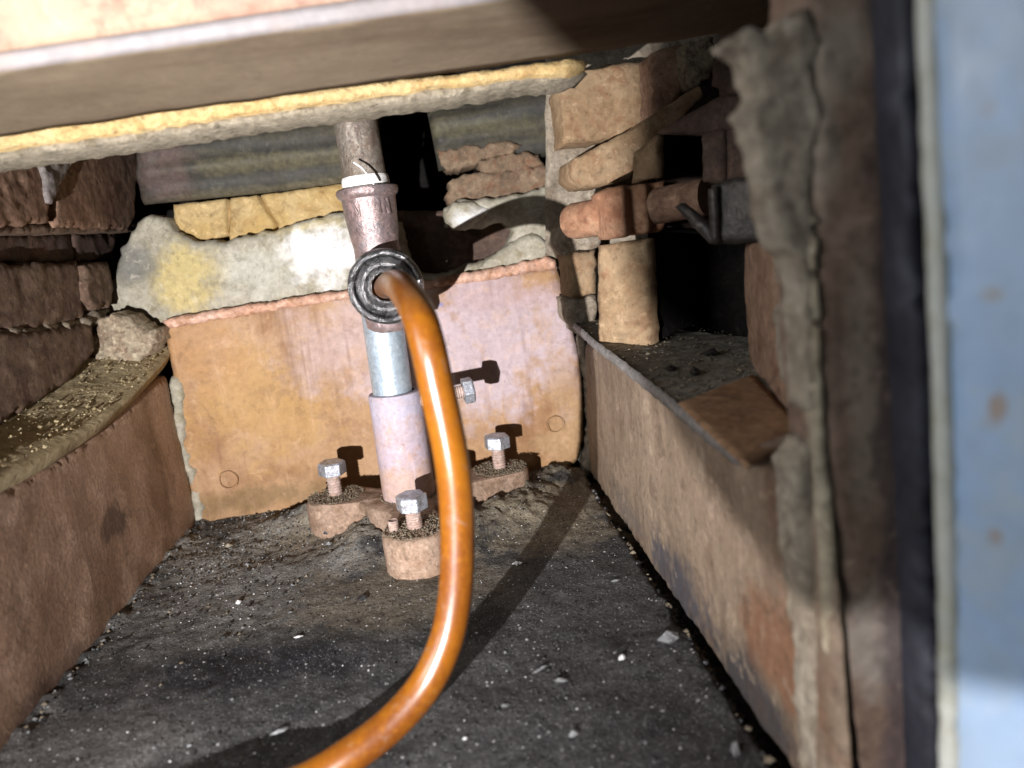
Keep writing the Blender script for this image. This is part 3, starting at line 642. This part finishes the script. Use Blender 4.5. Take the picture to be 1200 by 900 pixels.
ZS = lambda y: -.063 - (.555-y)*.0486
rs = root('right_shelf', 'thin sooty steel shelf with bright worn edge along the right wall', 'shelf', (.12, .39, -.072))
def shelf_right():
    edge = [(.094, .556), (.0915, .50), (.0905, .44), (.0915, .38), (.092, .33), (.0918, .28), (.092, .232), (.0945, .227)]
    inner = [(.100, .556), (.128, .50), (.14, .45), (.17, .40), (.19, .36), (.17, .30), (.13, .26), (.120, .236)]
    V = []; F = []; n = 16; ne = []
    for i in range(len(edge)-1):
        for k in range(10):
            t = k/10; ne.append((tuple(np.array(edge[i])*(1-t)+np.array(edge[i+1])*t), tuple(np.array(inner[i])*(1-t)+np.array(inner[i+1])*t)))
    ne.append((edge[-1], inner[-1]))
    for (e, q) in ne:
        for k in range(n+1):
            t = k/n; x = e[0]*(1-t)+q[0]*t; y = e[1]*(1-t)+q[1]*t
            V.append((x, y, ZS(y)+.0009*fbm((x, y, 0), 90, 4)*min(1, t*6)))
    for i in range(len(ne)-1):
        for k in range(n): F.append((i*(n+1)+k, i*(n+1)+k+1, (i+1)*(n+1)+k+1, (i+1)*(n+1)+k))
    N = len(V)
    for (e, q) in ne:
        V.append((e[0], e[1], ZS(e[1])-.0032)); V.append((q[0], q[1], ZS(q[1])-.0032))
    for i in range(len(ne)-1):
        F.append((N+2*i, N+2*i+2, (i+1)*(n+1), i*(n+1))); F.append((N+2*i, N+2*i+1, N+2*i+3, N+2*i+2))
    m = len(ne)-1
    F.append((N+2*m, N+2*m+1, m*(n+1)+n, m*(n+1)))
    mk('shelf_top', V, F, M['shelf_steel'], rs, smooth=False)
    # worn lip
    V = []; F = []
    prof = [(0, .0012), (-.0012, .0006), (-.0016, -.0012), (-.001, -.0042), (.0004, -.0046)]
    for (e, q) in ne:
        j = .0006*fbm((e[0], e[1], 1), 120, 3)
        for (dx, dz) in prof: V.append((e[0]+dx+j, e[1], ZS(e[1])+dz+j*.8))
    n = len(prof)
    for i in range(len(ne)-1):
        for k in range(n-1): F.append((i*n+k, (i+1)*n+k, (i+1)*n+k+1, i*n+k+1))
    mk('lip', V, F, M['steel_edge'], rs)
    # rusty apron where the ash ends
    c = [atz(p, -.0735) for p in [(795, 470), (882, 440), (944, 494), (874, 530)]]
    for q in c: q[2] = ZS(q[1])+.0016
    sheet('rusty_patch', c, 12, 8, .0012, M['shelf_rust'], rs, .0004, 80)
shelf_right()
slab('end_flange', [(872, 533), (908, 520), (944, 505), (948, 538), (910, 546), (880, 548)], PY(.2262), .004, M['frame'], rs, res=.003, amp=.0004, rnd=.001, jit=.0003)
R_ = random.Random(5); V = []; F = []
for k in range(700):
    t = R_.random(); p = (R_.uniform(668, 880), R_.uniform(380, 465)); q = atz(p, -.070)
    if q[0] > .165 or q[1] > .54 or q[0] < .0925: continue
    q[2] = ZS(q[1])+.0004; r = .0005+.0013*R_.random()**3
    v, f = pebble(q, r, (1, .8, .6), None, k); o_ = len(V); V += v; F += [tuple(o_+i for i in g) for g in f]
o = mk('shelf_ash', V, F, M['ash'], smooth=False); tag(o, 'loose brown ash crumbs spread on the right shelf', 'ash', kind='stuff')
for k, (p, r, l) in enumerate([((787, 431), .0042, 'leftmost black coal lump on the right shelf'), ((814, 434), .0048, 'flat black coal lump in the middle of the right shelf trio'), ((834, 416), .0052, 'pointed black coal lump nearest the square opening')]):
    q = atz(p, ZS(.38)); v, f = pebble((q[0], q[1], ZS(q[1])+r*.35), r, (1, .8, .6), .4+k, 60+k)
    tag(mk('coal_lump', v, f, K, smooth=False), l, 'coal', 'coal lumps on the right shelf')

rw = root('right_brick_wall', 'broken brick wall with square openings above the right shelf', 'wall', (.13, .42, -.07))
NP = through((.0915, .438), (.1575, .37))
def N(h): return NP.off(h)
# brick jamb left of the large opening, and the stones behind it
slab('brick', [(699, 288), (757, 280), (763, 412), (742, 410), (700, 402)], N(.002), .010, M['brick_pale'], rw, res=.0028, amp=0.00054, rnd=0.00150, jit=.0006)
slab('brick', [(664, 300), (698, 293), (699, 345), (668, 350)], PY(.50), .04, M['brick_pale'], rw, amp=0.00120, rnd=0.00170, jit=.001)
slab('brick', [(662, 352), (699, 346), (700, 400), (676, 392), (664, 372)], PY(.51), .04, M['mortar_dull'], rw, amp=0.00180, rnd=0.00170, jit=.001)
slab('brick', [(658, 262), (705, 278), (700, 296), (662, 304), (652, 286)], PY(.515), .04, M['mortar_dull'], rw, amp=0.00180, rnd=0.00170, jit=.001)
# right jamb of the opening
RJ = through((.1555, .372), (.1135, .226))
slab('brick', [(870, 286), (905, 284), (910, 430), (900, 455), (880, 440), (876, 408)], RJ, .03, M['brick_brown'], rw, amp=0.00060, rnd=0.00120, jit=.0005)
slab('brick', [(880, 440), (905, 425), (950, 470), (942, 492), (915, 480)], RJ.off(-.001), .03, M['brick_brown'], rw, amp=0.00060, rnd=0.00120, jit=.0005)
slab('render_patch', [(902, 284), (936, 286), (946, 330), (952, 480), (938, 485), (918, 450), (906, 400), (908, 340)], RJ.off(.002), .03, M['mortar_dull'], rw, res=.0024, amp=.0025, nsc=70, rnd=.003, jit=.0016)
# inside of the opening
c = NP
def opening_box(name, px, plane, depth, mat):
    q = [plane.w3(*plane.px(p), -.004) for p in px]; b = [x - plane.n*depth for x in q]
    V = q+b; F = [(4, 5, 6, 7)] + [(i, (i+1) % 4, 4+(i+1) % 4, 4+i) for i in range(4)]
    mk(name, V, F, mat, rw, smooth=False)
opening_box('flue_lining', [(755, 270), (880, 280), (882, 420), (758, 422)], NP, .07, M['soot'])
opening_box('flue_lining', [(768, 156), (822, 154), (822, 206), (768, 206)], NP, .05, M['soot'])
# upper courses
slab('brick', [(654, 102), (664, 86), (720, 74), (762, 72), (762, 150), (742, 160), (716, 162), (662, 168)], PY(.52), .05, M['brick_pale'], rw, amp=0.00132, nsc=50, rnd=0.00170, jit=.001)
slab('brick', [(764, 62), (800, 52), (806, 96), (796, 112), (766, 146)], PY(.49), .06, M['brick_brown'], rw, amp=0.00120, nsc=60, rnd=0.00170, jit=.001)
slab('brick', [(802, 52), (836, 44), (840, 72), (830, 92), (812, 102), (806, 92)], PY(.475), .06, M['brick_green'], rw, res=.002, amp=0.00180, nsc=90, rnd=0.00170, jit=.0016)
slab('tile', [(672, 186), (700, 172), (742, 152), (780, 126), (822, 98), (828, 112), (790, 150), (746, 186), (742, 206), (712, 216), (682, 220), (670, 208)], PY(.475), .05, M['brick_pale'], rw, res=.0024, amp=.0007, rnd=.0014, jit=.0008)
slab('brick', [(742, 178), (768, 158), (769, 208), (740, 214)], N(.004), .009, M['brick_pale'], rw, amp=0.00072, rnd=0.00150, jit=.0006)
slab('brick', [(768, 156), (790, 142), (846, 110), (872, 112), (872, 150), (820, 158)], N(.002), .05, M['brick_dark'], rw, amp=0.00084, rnd=0.00150, jit=.0006)
slab('brick', [(822, 156), (848, 152), (848, 214), (822, 214)], N(.003), .05, M['brick_dark'], rw, amp=0.00084, rnd=0.00150, jit=.0006)
slab('brick', [(850, 152), (884, 130), (896, 170), (900, 214), (850, 214)], N(.001), .05, M['brick_dark'], rw, amp=0.00084, rnd=0.00150, jit=.0006)
slab('brick', [(768, 205), (900, 212), (905, 284), (768, 262)], N(-.016), .02, M['brick_dark'], rw, amp=0.00084, rnd=0.00150, jit=.0006)
slab('brick', [(838, 48), (872, 40), (884, 70), (886, 110), (850, 110), (832, 100)], N(-.004), .05, M['brick_dark'], rw, amp=0.00084, rnd=0.00150, jit=.0006)
slab('backing_mortar', [(842, 40), (960, 10), (960, 290), (880, 290), (880, 262), (842, 212)], N(-.055), .004, M['brick_dark'], rw, res=.008, amp=.001)

slab('backing_mortar', [(640, 60), (800, 30), (850, 20), (850, 150), (770, 200), (770, 280), (640, 300)], PY(.56), .004, M['mortar_dull'], rw, res=.006, amp=.002)
# rusty pipe stub with its square collar
ps = root('pipe_stub', 'short rusty orange pipe end with square collar on the right wall', 'pipe', aty((712, 255), .43))
ca, cb = aty((682, 258), .445), aty((790, 238), .40); ax = Vector(cb-ca)
lathe('stub', [(.0001, -.012), (.006, -.0118), (.0092, -.0095), (.0106, -.005), (.0108, .02), (.0106, .046)], M['brick_red'], ps, ca, ax, 28, cap=False, dent=.0008, dsc=90)
slab('collar', [(706, 226), (716, 219), (778, 212), (782, 240), (778, 270), (748, 276), (716, 281), (712, 262)], PY(.4035), .03, M['brick_red'], ps, res=.0022, amp=.0008, rnd=.003, jit=.0005,
     hf=lambda p, q, d: .003*math.sin(p[0]*500))
lathe('rear_pipe', [(.0098, .05), (.0098, .078), (.0092, .080)], M['brick_brown'], ps, ca, ax, 28, dent=.0006, dsc=90)
# folded steel bracket
br = root('steel_bracket', 'dark folded steel bracket above the large square opening', 'bracket', aty((850, 285), .33))
slab('face', [(832, 218), (860, 208), (896, 206), (904, 226), (906, 284), (836, 287)], NP.off(.035), .004, M['bracket'], br, res=.003, amp=.0008, rnd=.0012, jit=.0003)
slab('gusset', [(790, 243), (796, 238), (834, 268), (838, 288), (830, 286)], NP.off(.038), .006, M['bracket'], br, res=.003, amp=.0004, rnd=.001, jit=.0002)
slab('fold', [(828, 222), (838, 218), (840, 286), (832, 284)], NP.off(.040), .006, M['bracket'], br, res=.003, amp=.0004, rnd=.001, jit=.0002)

# ------------------------------------------------------------------ opening frame at the right, lintel and board above
fr = root('door_frame', 'rusty brown steel frame upright at the right of the opening', 'frame', (.11, .19, -.19))
slab('upright', [(944, -60), (1076, -60), (1088, 300), (1100, 700), (1108, 960), (1000, 960), (984, 690), (960, 480), (948, 290)], PY(.1915), .02, M['frame'], fr, res=.0035, amp=.0012, nsc=50, rnd=.002, jit=.0004)
slab('edge_strip', [(953, 190), (957, 190), (963, 300), (972, 470), (990, 690), (1006, 960), (984, 960), (968, 690), (954, 480), (948, 300)], PY(.1903), .004, M['strip'], fr, res=.0025, amp=.0008, rnd=.0015, jit=.0006)
mo = slab('frame_mortar', [(850, 46), (874, 30), (904, 34), (926, 16), (950, 14), (962, 40), (962, 116), (960, 200), (958, 300), (962, 480), (950, 482), (944, 380), (938, 300), (912, 292), (903, 250), (898, 196), (886, 160), (872, 130), (892, 108), (876, 66)],
          PY(.1911), .012, M['mortar_dull'], None, res=.0018, amp=.0007, nsc=110, rnd=.0010, jit=.0011)
tag(mo, 'ragged grey mortar smeared down the wall beside the frame', 'mortar')
mo2 = slab('frame_mortar', [(926, 548), (950, 520), (962, 560), (974, 690), (986, 800), (994, 960), (962, 940), (952, 840), (950, 760), (938, 690)], PY(.198), .012, M['mortar_dull'], None, res=.002, amp=.0012, nsc=90, rnd=.0015, jit=.001)
tag(mo2, 'pale mortar seam low between the right plate and the frame', 'mortar')
gk = slab('gasket', [(1054, -60), (1085, -60), (1098, 300), (1112, 700), (1116, 960), (1092, 960), (1086, 700), (1070, 300)], PY(.170), .012, M['gasket'], None, res=.004, amp=.0002, rnd=.003, jit=.0002)
tag(gk, 'blue-black sealing strip between the rusty frame and blue door', 'gasket')
dr = root('furnace_door', 'pale blue-grey painted steel door with rust spots standing open', 'door', (.12, .14, -.12))
PD = Plane((.112, .142, 0), (-.75, -.66, 0))
slab('panel', [(1070, -80), (1086, 300), (1104, 700), (1112, 1000), (1420, 1000), (1420, -80)], PD, .012, M['door'], dr, res=.005, amp=.0003, nsc=30, rnd=.003, jit=.0001)
slab('rim', [(1066, -80), (1088, -80), (1104, 300), (1118, 700), (1122, 1000), (1098, 1000), (1096, 700), (1082, 300)], PD.off(.002), .01, M['door_edge'], dr, res=.004, amp=.0002, rnd=.002, jit=.0002)

bo = root('insulation_board', 'yellow fibre insulation board with ragged grey underside', 'board', (-.05, .36, .055))
slab('front', [(-90, 171), (0, 155), (200, 125), (400, 100), (560, 83), (640, 73), (668, 67), (682, 68), (690, 73), (687, 82), (672, 88), (640, 87), (500, 103), (340, 125), (200, 146), (0, 175), (-90, 196)],
     PY(.36), .036, M['board'], bo, res=.0022, amp=.0006, nsc=90, rnd=.0015, jit=.0005)
slab('underlay', [(-90, 184), (0, 174), (200, 147), (340, 127), (500, 105), (640, 85), (682, 80), (690, 86), (664, 92), (640, 95), (600, 99), (560, 107), (520, 113), (430, 125), (340, 137), (250, 150), (170, 162), (100, 172), (0, 187), (-90, 200)],
     PY(.366), .034, M['board_under'], bo, res=.0022, amp=.0005, nsc=60, rnd=.0012, jit=.0007, jsc=190)

ln = root('lintel', 'brown steel lintel with grey lip and cream panel across the top', 'lintel', (-.05, .30, .07))
def strip(name, top, bot, Yt, Yb, th, mat, amp=.0003, nv=8):
    c = [aty(bot[0], Yb), aty(bot[1], Yb), aty(top[1], Yt), aty(top[0], Yt)]
    sheet(name, c, 60, nv, th, mat, ln, amp, 40)
strip('soffit', ((-110, 96), (1080, -72)), ((-110, 176), (1080, 6)), .283, .352, .006, M['lintel'], .0009, 12)
strip('lip', ((-110, 80), (1080, -96)), ((-110, 100), (1080, -70)), .274, .276, .010, M['lip'], .0005, 3)
strip('cream_panel', ((-110, -120), (1080, -300)), ((-110, 84), (1080, -92)), .268, .280, .006, M['cream'], .0008, 8)

# ------------------------------------------------------------------ gas riser
RX, RY = -.0365, .489
rt = root('gas_riser', 'upright rusty gas pipe with tee fitting bolted to a floor flange', 'pipe', (RX, RY, -.19))
zat = lambda py, px=460, Y=RY: float(aty((px, py), Y)[2])
def cx(z): return RX - .0045*max(0, (z+.165))/.24      # the pipe leans very slightly
tilt = Vector((-.019, 0, 1))
# flange: three lobes round the sleeve
bolts = [(-.031, .4265), (-.0885, .509), (.0290, .521)]
ZT = -.166
def flange():
    seg = 120; V = []; F = []; ring = []
    lob = [(math.atan2(b[1]-RY, b[0]-RX), math.hypot(b[0]-RX, b[1]-RY)) for b in bolts]
    for k in range(seg):
        t = 2*math.pi*k/seg; r = .030
        for (a, d) in lob:
            # union of the hub and a disc of radius .0165 about the bolt
            dt = (t-a+math.pi) % (2*math.pi)-math.pi; rr = .0205
            s = d*math.sin(dt)
            if abs(s) < rr and math.cos(dt) > 0: r = max(r, d*math.cos(dt)+math.sqrt(rr*rr-s*s))
            w_ = math.exp(-(dt/.36)**2); r = max(r, .030+(d-.016)*w_*.5)
        ring.append((t, r))
    levels = [(-.192, 1.0), (-.1875, 1.0), (ZT-.0025, 1.0), (ZT-.0008, .985), (ZT, .95), (ZT+.0004, .7), (ZT+.0006, .45), (ZT+.0006, .2)]
    for (z, s) in levels:
        for (t, r) in ring:
            x, y = RX+r*s*math.cos(t), RY+r*s*math.sin(t); h = .0007*fbm((x, y, z), 130, 3)
            V.append((x+h, y+h, z+(.0006*fbm((x, y, z), 220, 3) if s < 1 else 0)))
    for i in range(len(levels)-1):
        for k in range(seg): F.append((i*seg+k, i*seg+(k+1) % seg, (i+1)*seg+(k+1) % seg, (i+1)*seg+k))
    F.append(tuple((len(levels)-1)*seg+k for k in range(seg)))
    o = mk('flange', V, F, M['flange'], rt); auto_sharp(o, 45)
flange()
# ash lying on the flange
V = []; F = []; R_ = random.Random(21)
for k in range(4200):
    b = R_.choice(bolts + [(RX, RY)]*2); a = R_.uniform(0, 6.28); d = R_.random()**.5*.0198
    x, y = b[0]+d*math.cos(a), b[1]+d*math.sin(a); r = .0004+.0009*R_.random()**3
    if math.hypot(x-RX, y-RY) < .0185 or (b[1] < .45 and R_.random() < .15): continue
    v, f = pebble((x, y, ZT+.0006+r*.2), r, (1, .8, .7), None, 3000+k); o_ = len(V); V += v; F += [tuple(o_+i for i in g) for g in f]
o = mk('flange_ash', V, F, M['ash'], smooth=False); tag(o, 'brown ash dust lying on top of the rusty flange', 'ash', kind='stuff')

zs_top = zat(458, 467)
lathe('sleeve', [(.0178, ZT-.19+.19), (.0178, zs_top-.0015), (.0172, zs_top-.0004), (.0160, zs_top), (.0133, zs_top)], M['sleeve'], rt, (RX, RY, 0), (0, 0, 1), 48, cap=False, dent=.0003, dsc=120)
z_t0 = zat(378, 455)
lathe('lower_pipe', [(.0131, zs_top-.02), (.0131, z_t0+.03)], M['galv'], rt, (cx(zs_top), RY, 0), (0, 0, 1), 48, cap=False, dent=.0002)
# tee fitting
zc = -.0225; tx = RX+.002
zb_top = zat(222, 420); zb_bot = zat(290, 432)
def mv(z): return cx(z)
def ring_at(z, r): return (r, z)
axis_up = Vector((-.030, 0, 1)).normalized(); tb = Vector((tx, RY, zc))
H = zb_top - zc
lathe('tee_body', [(.0142, -.030), (.0165, -.026), (.0165, -.012), (.0168, .004), (.0150, .016), (.0145, .024), (.0152, .030), (.0165, H-.016), (.0172, H-.006), (.0188, H-.0045), (.0196, H-.002), (.0192, H), (.0178, H+.0008), (.0138, H+.0006)],
      M['iron'], rt, tb, axis_up, 48, cap=False, dent=.0004, dsc=90)
# raised foundry strokes on the bell, as on the casting
def strokes():
    V = []; F = []
    q = axis_up.to_track_quat('Z', 'Y').to_matrix(); r0 = .0171
    def bar(a0, z0, a1, z1, wd=.03):
        o_ = len(V)
        for (a, z, s) in ((a0, z0, -1), (a0, z0, 1), (a1, z1, 1), (a1, z1, -1)):
            for rr in (r0-.001, r0+.0007):
                t = a+s*wd
                V.append(tb + q @ Vector((rr*math.cos(t), rr*math.sin(t), z)))
        F.extend([tuple(o_+i for i in f) for f in ((1, 3, 5, 7), (0, 1, 7, 6), (2, 4, 5, 3), (0, 2, 3, 1), (4, 6, 7, 5))])
    # angle facing the lens
    v = q.inverted() @ (Vector((0, 0, 0))-tb); a = math.atan2(v.y, v.x)
    zl, zh = H-.017, H-.008
    for s in (-.62, .50):
        bar(a+s-.16, zl, a+s-.16, zh); bar(a+s+.02, zl, a+s+.02, zh); bar(a+s+.02, zh, a+s+.22, zl, .022); bar(a+s+.22, zl, a+s+.22, zh)
    mk('casting_mark', V, F, M['iron'], rt, smooth=False)
strokes()
# branch towards the lens with its thick ring and bushing
RC = Vector(aty((452, 336), .450)); bd = (Vector((RC.x, RC.y, RC.z)) - Vector((tx, RY+.004, zc))).normalized(); bd = Vector((.02, -1, -.02)).normalized()
lathe('branch', [(.0150, -.034), (.0165, -.012), (.0205, -.008), (.0222, -.005), (.0228, -.002), (.0222, .0012), (.0206, .0024), (.0190, .0018), (.0182, -.0005), (.0178, -.004)], M['iron_dark'], rt, RC, bd, 64, cap=False, dent=.0004, dsc=140)
lathe('bushing', [(.0180, -.004), (.0176, -.0016), (.0160, -.0005), (.0142, .0006), (.0128, .0002), (.0122, -.0008), (.0112, .0006), (.0096, .0016), (.0084, .0010), (.0078, -.004)], M['iron_dark'], rt, RC, bd, 56, cap=False, dent=.0006, dsc=260)
# tape, upper pipe
zt0, zt1 = zb_top-.0005, zat(207, 418)
lathe('sealing_tape', [(.0142, H-.001), (.0146, H+.0012), (.0149, H+.0035), (.0147, H+.006), (.0141, H+.0075)], M['tape'], rt, tb, axis_up, 40, cap=False, dent=.0006, dsc=180)
lathe('upper_pipe', [(.0134, H-.004), (.0134, .16)], M['pipe'], rt, tb, axis_up, 48, cap=False, dent=.0003, dsc=160)
c0 = aty((424, 192), .462)
tube('tape_thread', [aty((414, 190), .4625), aty((424, 197), .4615), aty((433, 208), .4615), aty((438, 216), .463)], .0006, M['tape'], rt, 6)
q = aty((436, 372), .452); v, f = pebble(q, .003, (.6, .4, 1.2), .3, 77); mk('tape_shred', v, f, M['iron_dark'], rt, smooth=False)

# bolts
def hexhead(c, ax, af, h, name, mat, parent, rot=0.3, chamfer=.0012):
    axv = Vector(ax).normalized(); q = axv.to_track_quat('Z', 'Y').to_matrix(); R = af/math.sqrt(3); V = []; F = []
    prof = [(R, 0), (R, h-chamfer), (R*.86, h)]
    for (r, z) in prof:
        for k in range(6):
            t = rot+k*math.pi/3; V.append(Vector(c)+q @ Vector((r*math.cos(t), r*math.sin(t), z)))
    for i in range(2):
        for k in range(6): F.append((i*6+k, i*6+(k+1) % 6, (i+1)*6+(k+1) % 6, (i+1)*6+k))
    F.append(tuple(reversed(range(6)))); F.append(tuple(12+k for k in range(6)))
    o = mk(name, V, F, mat, parent, smooth=False)
    m = o.modifiers.new('bevel', 'BEVEL'); m.width = .0005; m.segments = 2; m.limit_method = 'ANGLE'
    return o
def thread(r, z0, z1, pitch=.0015):
    p = []; z = z0
    while z < z1: p += [(r, z), (r*.88, z+pitch*.5)]; z += pitch
    p.append((r, z1)); return p
b0 = hexhead((bolts[0][0], bolts[0][1], ZT+.0125), (.02, -.03, 1), .0168, .0092, 'bolt', M['bolt'], rt)
lathe('shank', thread(.0049, ZT-.002, ZT+.0135), M['bolt_rust'], b0, (bolts[0][0], bolts[0][1], 0), (0, 0, 1), 24)
for i, (bx, by) in enumerate(bolts[1:]):
    c = b0.copy(); COL.objects.link(c); c.parent = rt; c.location = Vector(b0.location)+Vector((bx-bolts[0][0], by-bolts[0][1], .0035)); c.rotation_euler = (0, 0, .35+.5*i)
    for ch in list(b0.children):
        d = ch.copy(); COL.objects.link(d); d.parent = c; d.location = ch.location; d.scale = (1, 1, 1.35); d.location.z -= .004
sc_ = Vector(aty((548, 458), .489))
b1 = hexhead(sc_-Vector((.003, 0, 0)), (1, .12, .06), .0158, .0072, 'set_screw', M['bolt'], rt, .1)
lathe('shank', thread(.0046, -.034, .0005), M['bolt_rust'], b1, sc_-Vector((.003, 0, 0)), (1, .12, .06), 24)
# small threaded stud beside the front bolt
sp = atz((462, 622), ZT)
lathe('stud', thread(.0032, ZT-.001, ZT+.0062, .0014), M['bolt_rust'], rt, (sp[0], sp[1], 0), (.0, .0, 1), 20)

# ------------------------------------------------------------------ hose
hp = [RC - bd*.02, RC + bd*.004, Vector(aty((455, 333), .425)), Vector(aty((462, 332), .370)), Vector(aty((473, 340), .318)), Vector(aty((489, 366), .287)), Vector(aty((500, 400), .277)), Vector(aty((511, 450), .274)), Vector(aty((522, 500), .273)), Vector(aty((531, 550), .272)),
      Vector(aty((535.5, 600), .2715)), Vector(aty((536, 650), .2705)), Vector(aty((533, 700), .269)), Vector(aty((523, 750), .266)), Vector(aty((500, 800), .262)), Vector(aty((462, 845), .256)), Vector(aty((412, 884), .249)), Vector(aty((350, 920), .243))]
end = hp[-1]
hp += [Vector((end.x-.03, end.y-.012, -.1825)), Vector((end.x-.065, end.y-.03, -.1825)), Vector((end.x-.09, end.y-.06, -.1825))]
ho = tube('rubber_hose', hp, .0067, M['hose'], None, 32, 10)
tag(ho, 'glossy orange-brown rubber hose curving down from the tee fitting', 'hose')

# ------------------------------------------------------------------ unseen plate added low left of the lens to shade the upper right
def shade_plate():
    V = []; F = []; pts = []
    x0, x1, z0, z1, r = -.119, -.050, -.0885, -.016, .0306
    for k in range(13):
        a = math.pi+math.pi/2*k/12; pts.append((x0+r+r*math.cos(a), z0+r*.8+r*.8*math.sin(a)))
    pts += [(x1, z0+.0015), (x1, z1), (x0, z1)]
    n = len(pts)
    for y in (-.039, -.036):
        for (x, z) in pts: V.append((x, y, z))
    F = [tuple(range(n)), tuple(reversed(range(n, 2*n)))] + [(i, (i+1) % n, n+(i+1) % n, n+i) for i in range(n)]
    o = mk('added_shade_plate', V, F, M['gasket'], smooth=False); o['kind'] = 'structure'
shade_plate()
